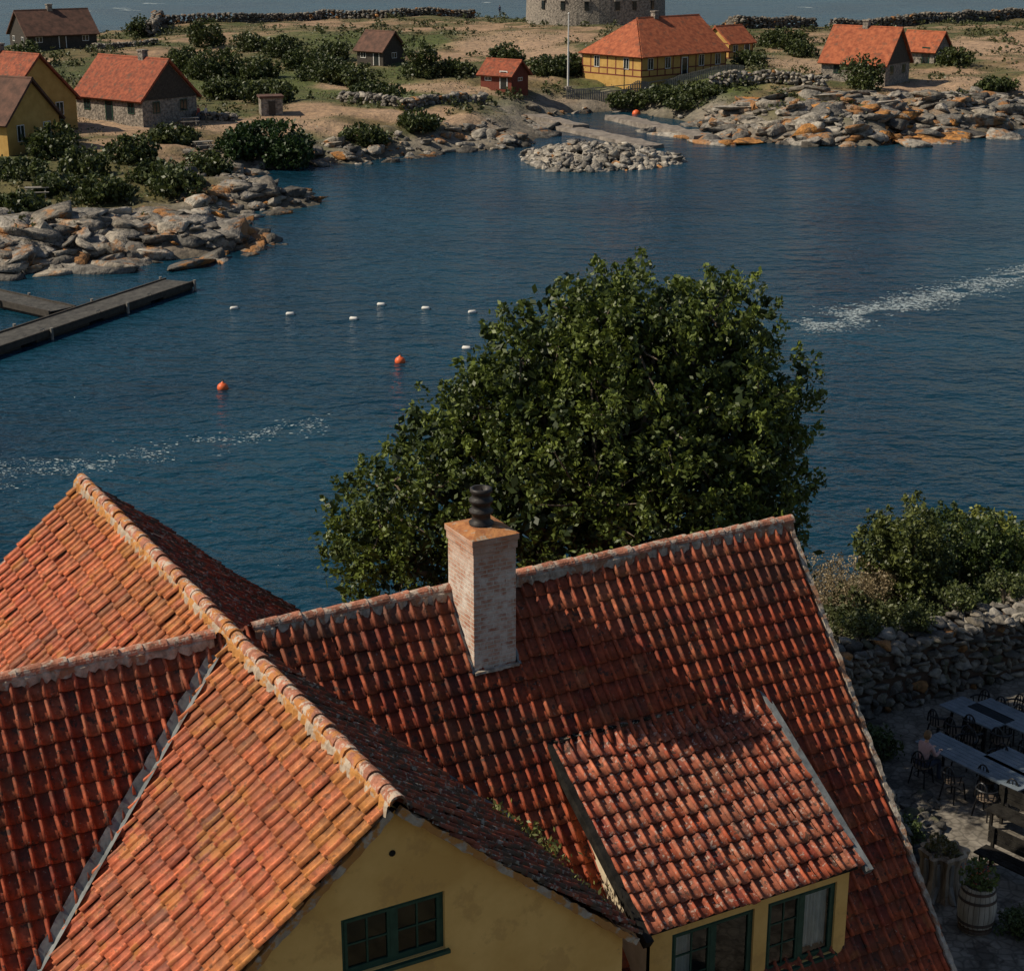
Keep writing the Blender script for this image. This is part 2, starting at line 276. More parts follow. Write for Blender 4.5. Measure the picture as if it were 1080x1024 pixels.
xs=rng.uniform(-120,150,18000); ys=rng.uniform(100,330,18000); s_=sdf(xs,ys,ISL); nz=fbm(xs/11,ys/11,21)*.6+fbm(xs/4,ys/4,33)*.4
sel=(s_>3)&(nz>.43); xs=xs[sel];ys=ys[sel]; zs=HT(xs,ys); k=8
Lp=np.repeat(np.column_stack([xs,ys,zs]),k,0)+rng.normal(size=(len(xs)*k,3))*np.array([.6,.6,.10])+np.array([0,0,.1]); q=np.repeat(rng.random(len(xs)),k)[:,None]
Cg=np.where(q<.65,np.array([.055,.062,.022])+q*.05,np.array([.15,.115,.055])*(.6+q*.5))
leaves("dry_grass",Lp,rng.uniform(.07,.15,len(Lp)),Cg,Mleaf,up=1.2)
# ---------------------------------------------------------------- materials for buildings
Mroof=mat("red_tiles_distant",(.13,.034,.018),(.31,.080,.036),2.6,.85,.6,9,spots=[((.09,.055,.035),1.6,.56,.7)])
Mroofd=mat("dark_tiles_distant",(.06,.034,.025),(.13,.065,.045),1.4,.9,.4,8)
Mroofo=mat("orange_tiles_distant",(.20,.050,.022),(.38,.11,.046),1.8,.85,.5,9,spots=[((.13,.06,.035),1.3,.56,.7)])
Myel=mat("yellow_limewash",(.40,.235,.065),(.50,.31,.095),1.2,.9,.15,8)
Mstone=mat("rubble_stone_wall",(.09,.08,.07),(.33,.285,.235),3.2,.95,.8,5,bdist=.15)
Mred=mat("red_boards",(.12,.028,.016),(.17,.04,.024),3,.8)
Mdark=mat("dark_timber",(.03,.025,.02),(.06,.05,.04),5,.8)
Mwht=mat("white_paint",(.6,.58,.53),(.7,.68,.64),4,.6)
Mglass=mat("window_glass",(.015,.02,.022),None,2,.08,spec=.6)
Mgrn=mat("green_window_paint",(.012,.042,.028),(.022,.065,.042),9,.5)
def cottage(name,x,y,yaw,L,W,hw,hr,wall,roof,hip=0,timber=False,chim=True,gabm=None,z=None):
    z=float(HT(x,y)) if z is None else z; E=empty(name,(x,y,z),yaw); l,w=L/2,W/2; o=.35
    b=Box(); b.poly([(-l,-w,-1.5),(l,-w,-1.5),(l,-w,hw),(-l,-w,hw)]); b.poly([(l,w,-1.5),(-l,w,-1.5),(-l,w,hw),(l,w,hw)])
    if hip: b.poly([(-l,w,-1.5),(-l,-w,-1.5),(-l,-w,hw),(-l,w,hw)])
    else: b.poly([(-l,w,-1.5),(-l,-w,-1.5),(-l,-w,hw),(-l,0,hw+hr-.05),(-l,w,hw)])
    b.poly([(l,-w,-1.5),(l,w,-1.5),(l,w,hw),(l,0,hw+hr-.05),(l,-w,hw)]); b.mk("walls",wall,E)
    if gabm:
        g=Box(); g.box(l+.02,l+.08,-w+.1,w-.1,hw-.15,hw); g.poly([(l+.05,-w+.1,hw),(l+.05,w-.1,hw),(l+.05,0,hw+hr-.15)]); g.mk("gable_boarding",gabm,E)
    s=hr/w; ze=hw-o*s; rx=-l+w*.85 if hip else -l-o; b=Box(); zr=hw+hr
    for sg in (-1,1):
        b.poly([(-l-o,sg*(w+o),ze),(l+o,sg*(w+o),ze),(l+o,0,zr),(rx,0,zr)][::sg*-1])
    if hip: b.poly([(-l-o,w+o,ze),(-l-o,-w-o,ze),(rx,0,zr)])
    ro=b.mk("roof",roof,E); sm=ro.modifiers.new("s",'SOLIDIFY'); sm.thickness=.2; sm.offset=1
    Box().tube([(rx,0,zr+.15),(l+o,0,zr+.15)],.16,6).mk("ridge_tiles",roof,E)
    # raised pantile columns on the roof
    b=Box(); n=int((L+2*o)/.3)
    for i in range(n):
        x_=-l-o+(i+.5)*.3
        for sg in (-1,1):
            tp_=0. if x_>rx else 1-(x_+l+o)/(rx+l+o+1e-6)
            y1=sg*(w+o)*tp_; z1=zr-(zr-ze)*tp_; b.beam((x_,y1,z1+.21),(x_,sg*(w+o),ze+.21),.1,.07)
    b.mk("tile_rolls",roof,E)
    if chim:
        c=Box(); cx=random.uniform(-.1,.3)*l; c.box(cx-.35,cx+.35,-.35,.35,hw+hr-.6,hw+hr+.8).box(cx-.42,cx+.42,-.42,.42,hw+hr+.8,hw+hr+.95); c.mk("chimney",Mstone,E)
    g=Box();f=Box(); n=max(2,int(L/3))
    for i in range(n):
        cx=-l+(i+.5)*L/n
        if i==n//2: g.box(cx-.45,cx+.45,-w-.03,-w-.012,.0,1.95); f.box(cx-.55,cx-.45,-w-.05,-w-.01,0,2.05).box(cx+.45,cx+.55,-w-.05,-w-.01,0,2.05).box(cx-.45,cx+.45,-w-.05,-w-.01,1.95,2.05); continue
        g.box(cx-.42,cx+.42,-w-.03,-w-.012,.9,hw-.35)
        for q in (-.47,-.025,.42): f.box(cx+q,cx+q+.05,-w-.06,-w-.031,.9,hw-.35)
        f.box(cx-.47,cx+.47,-w-.06,-w-.031,hw-.35,hw-.28).box(cx-.47,cx+.47,-w-.06,-w-.031,.83,.9)
    for sx in (-1,1):
        for cy in ((-W/4,W/4) if W>5 else (0,)):
            xa=sorted((sx*(l+.012),sx*(l+.03))); g.box(xa[0],xa[1],cy-.4,cy+.4,.9,hw-.4)
            xa=sorted((sx*(l+.031),sx*(l+.06)))
            for q in (-.45,-.025,.4): f.box(xa[0],xa[1],cy+q,cy+q+.05,.9,hw-.4)
            f.box(xa[0],xa[1],cy-.45,cy+.45,hw-.4,hw-.34).box(xa[0],xa[1],cy-.45,cy+.45,.84,.9)
    g.mk("window_panes_and_door",Mglass,E); f.mk("window_frames",Mwht if wall is not Mstone else Mgrn,E)
    if timber:
        t=Box(); k=int(L/1.3)
        for i in range(k+1):
            cx=-l+i*L/k; t.box(cx-.09,cx+.09,-w-.011,-w+.01,0,hw)
        for zz in (.0,.75,hw-.2): t.box(-l,l,-w-.009,-w+.01,zz,zz+.16)
        k=int(W/1.3)
        for i in range(k+1):
            cy=-w+i*W/k; t.box(-l-.011,-l+.01,cy-.09,cy+.09,0,hw)
        for zz in (.0,.75,hw-.2): t.box(-l-.009,-l+.01,-w,w,zz,zz+.16)
        t.mk("timber_frame",Mred,E)
    return E
def place(px,py): p=P(px,py); return p.x,p.y
R=math.radians
cottage("farm_house",*place(57,50),R(35),10,7,1.9,2.9,Mdark,Mroofd)
cottage("yellow_cottage",*place(2,128),R(-38),13,8,2.4,4.0,Myel,Mroof)
cottage("yellow_cottage",*place(-12,155),R(-28),11,6.5,2.6,3.3,Myel,Mroofd)
cottage("stone_house",*place(145,124),R(-38),10,7,2.3,3.4,Mstone,Mroof,gabm=Mdark)
cottage("dark_shed",*place(402,68),R(-40),4.6,4.0,1.9,2.0,Mdark,Mroofd,chim=False)
cottage("red_hut",*place(532,94),R(-35),4.4,3.4,1.6,1.4,Mred,Mroof,chim=False)
cottage("half_timbered_house",*place(690,77),R(42),15,10,2.5,3.8,Myel,Mroofo,hip=1,timber=True)
cottage("annex",*place(767,61),R(42),4.6,4.6,2.,1.8,Myel,Mroofo,timber=True,chim=False)
cottage("gabled_house",*place(912,84),R(-36),8.2,6.8,2.2,3.7,Mstone,Mroofo,gabm=Mdark)
cottage("small_house",*place(975,66),R(-42),5.0,4.2,1.6,2.1,Mstone,Mroofo,chim=False)
sx,sy=place(286,122); E=empty("stone_shed",(sx,sy,float(HT(sx,sy))),R(15))
Box().box(-1.1,1.1,-1,1,-.5,1.7).mk("walls",Mstone,E); Box().box(-1.25,1.25,-1.15,1.15,1.7,1.9).mk("roof_slab",Mroofd,E); Box().box(-.35,.35,-1.03,-1.005,0,1.4).mk("door",Mdark,E)
# round tower
tp=P(628,25); kk=(tp.y+9)/tp.y; E=empty("round_stone_tower",(tp.x*kk,tp.y+9,tp.z))
R0=9.7*(tp.y+9)/250
b=Box(); b.lathe([(R0+.3,-3),(R0+.2,0),(R0,6),(R0-.1,9),(R0+.15,9.1),(R0+.15,9.7),(R0-.7,9.75),(R0-.7,9.1),(.01,9.1)],40); b.mk("tower_wall",Mstone,E)
b=Box();f=Box()
for a in (-75,-100,-60,-120,-140,-40):
    a=R(a); x,y=math.cos(a)*(R0+.1),math.sin(a)*(R0+.1); b.beam((x*.99,y*.99,2.2),(x*.99,y*.99,3.6),.7,.5,(x,y,0)); f.beam((x*1.0,y*1.0,3.6),(x*1.0,y*1.0,3.9),1.1,.6,(x,y,0))
b.mk("windows",Mglass,E); f.mk("lintels",mat("lintel_stone",(.3,.27,.23),None),E)
def stonewall(name,pts,h=1.1,th=.6,light=.9,st=.6):
    P3=[Vector(p) for p in pts]; ps=[];ss=[]
    for a,c_ in zip(P3[:-1],P3[1:]):
        n=max(1,int((c_-a).length/st)); d=(c_-a).normalized(); nr=Vector((-d.y,d.x,0)).normalized()
        for i in range(n):
            q=a.lerp(c_,(i+.5)/n); zz=float(HT(q.x,q.y))
            for k in range(max(1,int(h/.36))):
                for sd_ in (-1,1): ps.append((q.x+nr.x*sd_*th*.32+random.uniform(-.15,.15),q.y+nr.y*sd_*th*.32,zz+.15+k*.36+random.uniform(-.08,.08))); s=random.uniform(.26,.5); ss.append((s*1.2,s,.28))
    rocks(name,ps,ss,rcol(len(ps),light,.05),Mrock,tilt=.3)
stonewall("rampart_wall",[P(170,26),P(250,24),P(340,20),P(420,18),P(500,19)],1.6,.9,.65,.8)
stonewall("rampart_wall",[P(700,24),P(780,29),P(860,31)],2.0,1,.6,.8)
stonewall("rampart_wall",[P(876,33),P(960,28),P(1020,22),P(1090,20)],2.,1,.65,.8)
stonewall("rampart_wall",[P(-20,46),P(20,40),P(60,35),P(110,30)],1.4,.8,.6,.8)
stonewall("field_wall",[P(360,108),P(430,117),P(510,110)],1.1)
stonewall("field_wall",[P(100,52),P(165,47)],1.)
stonewall("field_wall",[P(160,40),P(172,20)],2.2,1.2)
stonewall("quay_wall",[P(748,96),P(800,90),P(872,94)],1.5,1.2,1.1,.7)
stonewall("field_wall",[P(205,126),P(250,128)],.9)
Mgray=mat("weathered_wood",(.13,.12,.105),(.25,.23,.20),4,.9,.4,14,stretch=(1,1,.3))
b=Box(); pts=[P(598,105),P(680,97),P(785,80)]
for a,c_ in zip(pts[:-1],pts[1:]):
    n=int((c_-a).length/.22)
    for i in range(n):
        q=a.lerp(c_,i/n); zz=float(HT(q.x,q.y)); b.box(q.x-.08,q.x+.08,q.y-.02,q.y+.02,zz-.2,zz+1.15)
    for zz in (.4,.95): b.beam(a+Vector((0,.05,zz)),c_+Vector((0,.05,zz)),.05,.1)
b.mk("picket_fence",Mgray)
p=P(599,96); E=empty("flagpole",p); Box().tube([(0,0,-.3),(0,0,4),(0,0,8.6)],[.13,.11,.07],8).mk("pole",Mwht,E); Box().lathe([(.0,8.85),(.12,8.75),(.12,8.65),(0,8.55)],8).mk("finial",Mwht,E); Box().lathe([(.5,-.3),(.45,.3),(.0,.35)],10).mk("base",Mstone,E)
Mcon=mat("old_concrete",(.12,.10,.085),(.25,.215,.18),1.5,.9,.5,5,bdist=.05)
def slab(name,a,bq,wd,z0,z1,m):
    a=Vector(a);bq=Vector(bq); d=(bq-a).normalized(); nr=Vector((-d.y,d.x,0)); n=int((bq-a).length/1.1); V=[];F=[]
    for i in range(n+1):
        c_=a.lerp(bq,i/n)
        for k in (-1,-.4,.3,1): q=c_+nr*(k*wd/2*(random.uniform(.85,1.12) if abs(k)==1 else 1)); V.append((q.x,q.y,z1+random.uniform(-.07,.07)))
        for k in (-1,1): V.append((c_.x+nr.x*k*wd*.56,c_.y+nr.y*k*wd*.56,z0))
    for i in range(n):
        o=i*6;p_=o+6
        for x,y in ((0,1),(1,2),(2,3),(4,0),(3,5)): F.append((o+x,o+y,p_+y,p_+x))
    F+=[(4,0,1,2,3,5),(n*6+5,n*6+3,n*6+2,n*6+1,n*6,n*6+4)]
    mk(name,V,F,m)
slab("slipway",flat(575,132),flat(690,157),2.4,-.6,.35,Mcon); slab("slipway",flat(648,126),flat(742,148),2.4,-.6,.5,Mcon); slab("slipway",flat(562,126),flat(612,138),2.0,-.5,.6,Mcon)
# pontoon piers
Mpier=mat("pier_planks",(.035,.033,.03),(.085,.08,.07),2.5,.85,.5,12)
def pier(name,a,c_,wd):
    a=Vector(a);c_=Vector(c_);E=empty(name,(a.x,a.y,-.1),math.atan2(c_.y-a.y,c_.x-a.x)); L=(c_-a).length
    b=Box(); n=int(L/.3)
    for i in range(n): b.box(i*.3+.012,i*.3+.288,-wd/2,wd/2,.52+random.uniform(0,.012),.58)
    b.mk("deck",Mpier,E)
    b=Box(); b.box(0,L,-wd/2-.12,-wd/2-.002,.3,.66).box(0,L,wd/2+.002,wd/2+.12,.3,.66)
    for i in range(int(L/6)+1): b.box(i*6+.3,min(L,i*6+5),-wd/2+.1,wd/2-.1,-.3,.4)
    b.mk("floats_and_edge_beams",Mdark,E)
    b=Box()
    for i in range(int(L/7)+1):
        for s in (-1,1): b.tube([(i*7+.2,s*(wd/2+.25),-1.5),(i*7+.2,s*(wd/2+.25),.75)],.09,8)
    b.mk("piles",Mgray,E)
    b=Box()
    for i in range(int(L/5)): b.tube([(i*5+1.5,-wd/2-.06,.66),(i*5+1.5,-wd/2-.06,.78),(i*5+1.8,-wd/2-.06,.78),(i*5+1.8,-wd/2-.06,.66)],.03,5)
    b.mk("mooring_cleats",Mgray,E)
pier("floating_pier",flat(-60,380,.4),flat(190,297,.4),2.0); pier("floating_pier",flat(-60,300,.4),flat(66,328,.4),1.7)
# buoys
Mor=mat("orange_buoy_paint",(.62,.10,.03),(.7,.14,.04),6,.45)
for a,b_ in ((422,382),(235,410)):
    p=flat(a,b_); E=empty("orange_buoy",p); Box().lathe([(0,-.24),(.15,-.2),(.25,-.08),(.28,.05),(.25,.18),(.15,.27),(.06,.31),(.05,.36),(0,.37)],18).mk("float",Mor,E,True)
    bb=Box(); bb.tube([(.07*math.cos(t),0,.41+.07*math.sin(t)) for t in np.linspace(0,6.28,13)],.015,6,False); bb.mk("ring",Mdark,E)
p=P(671,124); E=empty("orange_buoy",(p.x,p.y,p.z+.3)); Box().lathe([(0,-.4),(.35,-.25),(.5,.05),(.4,.4),(.1,.55),(0,.56)],14).mk("float",Mor,E,True)
for a,b_ in ((247,326),(306,332),(373,337),(402,322),(449,326),(498,330),(492,368)):
    p=flat(a,b_); E=empty("mooring_float",p,random.uniform(-.4,.4)); Box().tube([(-.24,0,.04),(-.18,0,.05),(.18,0,.05),(.24,0,.04)],[.05,.11,.11,.05],10).mk("float",Mwht,E,True); Box().tube([(.24,0,.05),(.5,.1,-.1)],.02,5).mk("rope",Mdark,E)
# foam on the water
Mfoam=mat("sea_foam",(.24,.30,.32),(.44,.50,.51),1.5,.7)
fp=[]
def streak(pts,n,wd,s=(.06,.2),th=.5):
    W_=[flat(*p) for p in pts]; sd=len(fp)*.37
    for _ in range(n):
        t=rng.random()*(len(W_)-1); i=int(t); q=W_[i].lerp(W_[i+1],t-i); q=q+Vector((rng.normal()*wd*.4,rng.normal()*wd,0))
        if fbm(np.array(q.x*.5+sd),np.array(q.y*.9),5,3)<th: continue
        fp.append((q.x,q.y,.012+rng.random()*.01,s[0]+(s[1]-s[0])*rng.random()**3))
streak([(-20,512),(90,494),(170,478),(260,462),(340,447)],1300,.8,(.015,.07),.46); streak([(-20,500),(60,486),(150,470)],500,.8,(.015,.06))
streak([(855,343),(930,327),(1010,308),(1100,284)],7000,1.2,(.02,.09),.38); streak([(780,352),(860,342)],500,1.,(.02,.05),.5); streak([(330,575),(300,590)],30,.5,(.02,.04))
for (x,y) in ((25,12),(40,17),(128,9),(137,11),(95,12),(160,4),(850,8),(520,3)): streak([(x-8,y),(x+8,y+.6)],90,.8,(.2,.8))
V=[];F=[]
for x,y,z,s in fp:
    b0=len(V); n=5; a0=rng.uniform(0,6.28)
    for k in range(n): a=a0+k*1.257; r=s*rng.uniform(.4,1.1); V.append((x+math.cos(a)*r*1.8,y+math.sin(a)*r,z))
    F.append(tuple(range(b0,b0+n)))
mk("sea_foam",V,F,Mfoam)
# ================================================================ NEAR SIDE
G0=3.2
NP=[(-60,-30),(-60,44),(-30,47),(-12,46),(0,48),(8,50),(12,54),(18,57),(26,58),(45,60),(70,66),(70,-30)]
gx=np.arange(-60,70,.8); gy=np.arange(-30,70,.8); GX,GY=np.meshgrid(gx,gy); s2=sdf(GX,GY,NP)+(fbm(GX/4,GY/4,3)-.5)*2
wallside=np.clip((GY-(42.2-.17*(GX-9)))/6,0,1); GZn=np.where(s2>0,G0*(1-np.exp(-s2/1.8)),np.clip(s2*.5,-3,0)-.02)
GZn=GZn-wallside*.8*(s2>2); nx,ny=len(gx),len(gy); idx=np.arange(nx*ny).reshape(ny,nx); Fq=np.stack([idx[:-1,:-1],idx[:-1,1:],idx[1:,1:],idx[1:,:-1]],-1).reshape(-1,4)
g2=fbm(GX/1.5,GY/1.5,33)[...,None]; c=np.array([.13,.105,.08])*(1-g2)+np.array([.07,.075,.035])*g2; c=c*np.ones(GX.shape+(1,))
mk("near_ground",np.stack([GX.ravel(),GY.ravel(),GZn.ravel()],1),Fq,Mter,col=c.reshape(-1,3),smooth=True)
def pavemat():
    m=mat("stone_paving",(.12,.105,.085),(.26,.23,.19),1.8,.85,.7,6,spots=[((.06,.05,.04),1.2,.53,.75)]); N=m.node_tree.nodes;L=m.node_tree.links
    vo=N.new('ShaderNodeTexVoronoi'); vo.feature='DISTANCE_TO_EDGE'; vo.inputs['Scale'].default_value=4.5
    tc=[n for n in N if n.type=='TEX_COORD'][0]; L.new(tc.outputs['Object'],vo.inputs['Vector'])
    mr=N.new('ShaderNodeMapRange'); mr.inputs[1].default_value=.02; mr.inputs[2].default_value=.14; mr.inputs[3].default_value=.6; mr.inputs[4].default_value=1; L.new(vo.outputs['Distance'],mr.inputs[0])
    b=N['Principled BSDF']; src=b.inputs['Base Color'].links[0].from_socket; mx=N.new('ShaderNodeMix'); mx.data_type='RGBA'; mx.blend_type='MULTIPLY'; mx.inputs[0].default_value=1
    L.new(src,mx.inputs[6]); L.new(mr.outputs[0],mx.inputs[7]); L.new(mx.outputs[2],b.inputs['Base Color']); return m
mk("terrace_paving",[(6.4,20,G0+.03),(30,20,G0+.03),(30,38,G0+.03),(10.5,41,G0+.03),(5,33,G0+.03)],[(0,1,2,3,4)],pavemat())
# ---------------------------------------------------------------- the big yellow house
YAW=math.radians(28.6); ZR=11.75; H=empty("yellow_tiled_house",(-4.27,23.86,-.12),YAW)
TM=1.257; aM=math.atan(TM); TW=.84; aW=math.atan(TW)
def tilemat(name,spots,rough=.7):
    return mat(name,(.60,.58,.56),(1.3,1.27,1.22),8,rough,.6,40,col=True,spots=spots,bdist=.004)
sp_dark=((.04,.025,.018),7,.58,.85); 
Mt_main=tilemat("clay_tiles",[((.13,.045,.022),.8,.53,.55),((.30,.11,.035),2.2,.60,.5),sp_dark,((.38,.31,.25),19,.655,.7)])
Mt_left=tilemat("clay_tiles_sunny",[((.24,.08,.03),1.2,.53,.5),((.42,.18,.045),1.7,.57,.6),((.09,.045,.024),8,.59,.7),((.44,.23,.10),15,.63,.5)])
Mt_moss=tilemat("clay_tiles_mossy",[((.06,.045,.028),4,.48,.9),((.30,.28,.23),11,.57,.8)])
Mt_dorm=tilemat("clay_tiles_lichen",[((.16,.06,.03),1.,.55,.5),sp_dark,((.44,.35,.29),13,.585,.65)])
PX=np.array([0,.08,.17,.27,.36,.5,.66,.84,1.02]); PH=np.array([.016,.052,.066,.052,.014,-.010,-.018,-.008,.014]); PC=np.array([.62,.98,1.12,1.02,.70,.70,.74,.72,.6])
def tiles(name,o,a,d,La,Ld,mt,keep=None,colf=None,w=.225,e=.335,seed=1):
    r=np.random.default_rng(seed); o=np.array(o,float);a=np.array(a,float);d=np.array(d,float);n=np.cross(a,d); n=n if n[2]>0 else -n
    ni=int(round(La/w)); w=La/ni; nj=int(Ld/e)
    I,J=np.meshgrid(np.arange(ni),np.arange(nj)); I=I.ravel();J=J.ravel(); cen=o+a*((I+.5)*w)[:,None]+d*((J+.5)*e)[:,None]
    if keep is not None: k=keep(cen[:,0],cen[:,1],cen[:,2]); I=I[k];J=J[k];cen=cen[k]
    N_=len(I); jd=r.normal(0,.010,N_);jn=r.normal(0,.005,N_);rot=r.normal(0,.02,N_); bow=.035*np.sin(cen[:,0]*.9+cen[:,1]*.7+J*.25)
    slip=r.random(N_)<.015; jd=jd+slip*r.uniform(.02,.06,N_)
    tl=r.normal(0,.008,N_)
    rows=[(-.06,0.0,0),(e*.5,.022,0),(e+.035,.048,0),(e+.037,.022,0)]
    V=np.zeros((N_,4,9,3))
    for ri,(yy,hh,_) in enumerate(rows):
        y=(J*e+yy+jd)[:,None]+rot[:,None]*(PX-.5)*w; x=(I*w)[:,None]+PX*w - rot[:,None]*(yy-e/2); h=PH[None]*np.ones((N_,1))+hh+jn[:,None]+bow[:,None]+(tl*(1 if ri else 0))[:,None]
        V[:,ri]=o+a*x[...,None]+d*y[...,None]+n*h[...,None]
    loc=np.array([[i*9+k,i*9+k+1,(i+1)*9+k+1,(i+1)*9+k] for i in range(3) for k in range(8)]); F=(loc[None]+(np.arange(N_)*36)[:,None,None]).reshape(-1,4)
    pal=np.array([[.40,.080,.032],[.43,.095,.040],[.36,.068,.029],[.27,.050,.027],[.46,.13,.06],[.39,.088,.038],[.20,.055,.035]]); col=pal[r.choice(7,N_,p=[.28,.2,.2,.1,.06,.12,.04])]*r.uniform(.86,1.12,(N_,1))
    ca=cen@a; cd=J*e; col=col*(.62+.68*fbm(ca*.55+seed*9,cd*.55,seed))[:,None]
    if colf is not None: col=colf(cen,col,J,r)
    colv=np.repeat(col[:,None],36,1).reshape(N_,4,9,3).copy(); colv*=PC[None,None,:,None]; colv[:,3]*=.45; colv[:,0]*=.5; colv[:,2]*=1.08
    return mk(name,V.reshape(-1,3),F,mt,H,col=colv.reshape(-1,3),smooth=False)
zw=lambda s:ZR-TW*np.abs(s); zm=lambda t:ZR-TM*np.abs(t)
def kmain(s,t,z): 
    inw=(s>-4.3)&(s<np.where(t<0,3.6,4.3))&(t>-5.9)&(t<8.4)
    return ~((inw&(zw(s)>z+.12))|((s>4.85)&(s<8.5)&(t<-2.1)&(t>-4.45)))&~((s>3.75)&(s<4.43)&(t>-.75)&(t<.05))
def kwing(s,t,z): return ~((zm(t)>z+.12))&(np.abs(t)>-1)
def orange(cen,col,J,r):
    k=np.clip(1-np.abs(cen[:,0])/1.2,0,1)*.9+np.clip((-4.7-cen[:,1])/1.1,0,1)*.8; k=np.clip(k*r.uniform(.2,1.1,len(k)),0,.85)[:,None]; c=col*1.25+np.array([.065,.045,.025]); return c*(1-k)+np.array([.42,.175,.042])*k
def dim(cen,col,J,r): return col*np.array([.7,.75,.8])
def dormc(cen,col,J,r): k=r.uniform(0,.35,(len(col),1)); return col*(1-k)+np.array([.46,.23,.15])*k
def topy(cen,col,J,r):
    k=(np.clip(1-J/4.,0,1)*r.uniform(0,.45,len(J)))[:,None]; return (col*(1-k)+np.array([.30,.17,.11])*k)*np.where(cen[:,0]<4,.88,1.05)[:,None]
dF=(0,-math.cos(aM),-math.sin(aM)); dB=(0,math.cos(aM),-math.sin(aM)); dL=(-math.cos(aW),0,-math.sin(aW)); dR=(math.cos(aW),0,-math.sin(aW))
LM=8.6
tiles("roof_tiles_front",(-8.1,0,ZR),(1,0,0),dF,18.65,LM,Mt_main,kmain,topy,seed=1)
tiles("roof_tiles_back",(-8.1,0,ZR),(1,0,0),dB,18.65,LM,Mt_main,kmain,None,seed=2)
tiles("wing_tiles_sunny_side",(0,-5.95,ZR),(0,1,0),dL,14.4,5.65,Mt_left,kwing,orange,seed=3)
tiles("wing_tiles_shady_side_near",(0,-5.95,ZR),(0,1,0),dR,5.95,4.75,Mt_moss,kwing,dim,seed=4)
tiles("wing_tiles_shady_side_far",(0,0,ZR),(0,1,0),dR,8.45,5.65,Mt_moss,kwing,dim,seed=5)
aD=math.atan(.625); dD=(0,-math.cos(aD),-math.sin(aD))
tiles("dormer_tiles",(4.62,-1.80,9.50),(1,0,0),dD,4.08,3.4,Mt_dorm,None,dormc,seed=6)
# roof decking under tiles
Mdeck=mat("roof_battens",(.05,.03,.02),(.08,.05,.035),4,.95); b=Box(); dz=-.09
def deck(pts): b.poly([(x,y,z+dz) for x,y,z in pts])
ye=LM*math.cos(aM); zee=ZR-LM*math.sin(aM)
deck([(-8.1,-ye,zee),(4.8,-ye,zee),(4.8,0,ZR),(-8.1,0,ZR)]); deck([(8.55,-ye,zee),(10.5,-ye,zee),(10.5,0,ZR),(8.55,0,ZR)]); deck([(4.8,-1.87,zm(1.87)),(8.55,-1.87,zm(1.87)),(8.55,0,ZR),(4.8,0,ZR)])
deck([(4.8,-ye,zee),(8.55,-ye,zee),(8.55,-4.5,zm(4.5)),(4.8,-4.5,zm(4.5))]); deck([(10.5,ye,zee),(-8.1,ye,zee),(-8.1,0,ZR),(10.5,0,ZR)])
deck([(0,8.4,ZR),(-4.3,8.4,zw(4.3)),(-4.3,-5.9,zw(4.3)),(0,-5.9,ZR)]); deck([(0,-5.9,ZR),(3.6,-5.9,zw(3.6)),(3.6,0,zw(3.6)),(0,0,ZR)]); deck([(0,0,ZR),(4.3,0,zw(4.3)),(4.3,8.4,zw(4.3)),(0,8.4,ZR)])
deck([(4.66,-4.6,9.44-.625*2.73),(8.66,-4.6,9.44-.625*2.73),(8.66,-1.8,9.44),(4.66,-1.8,9.44)])
b.mk("roof_decking",Mdeck,H)
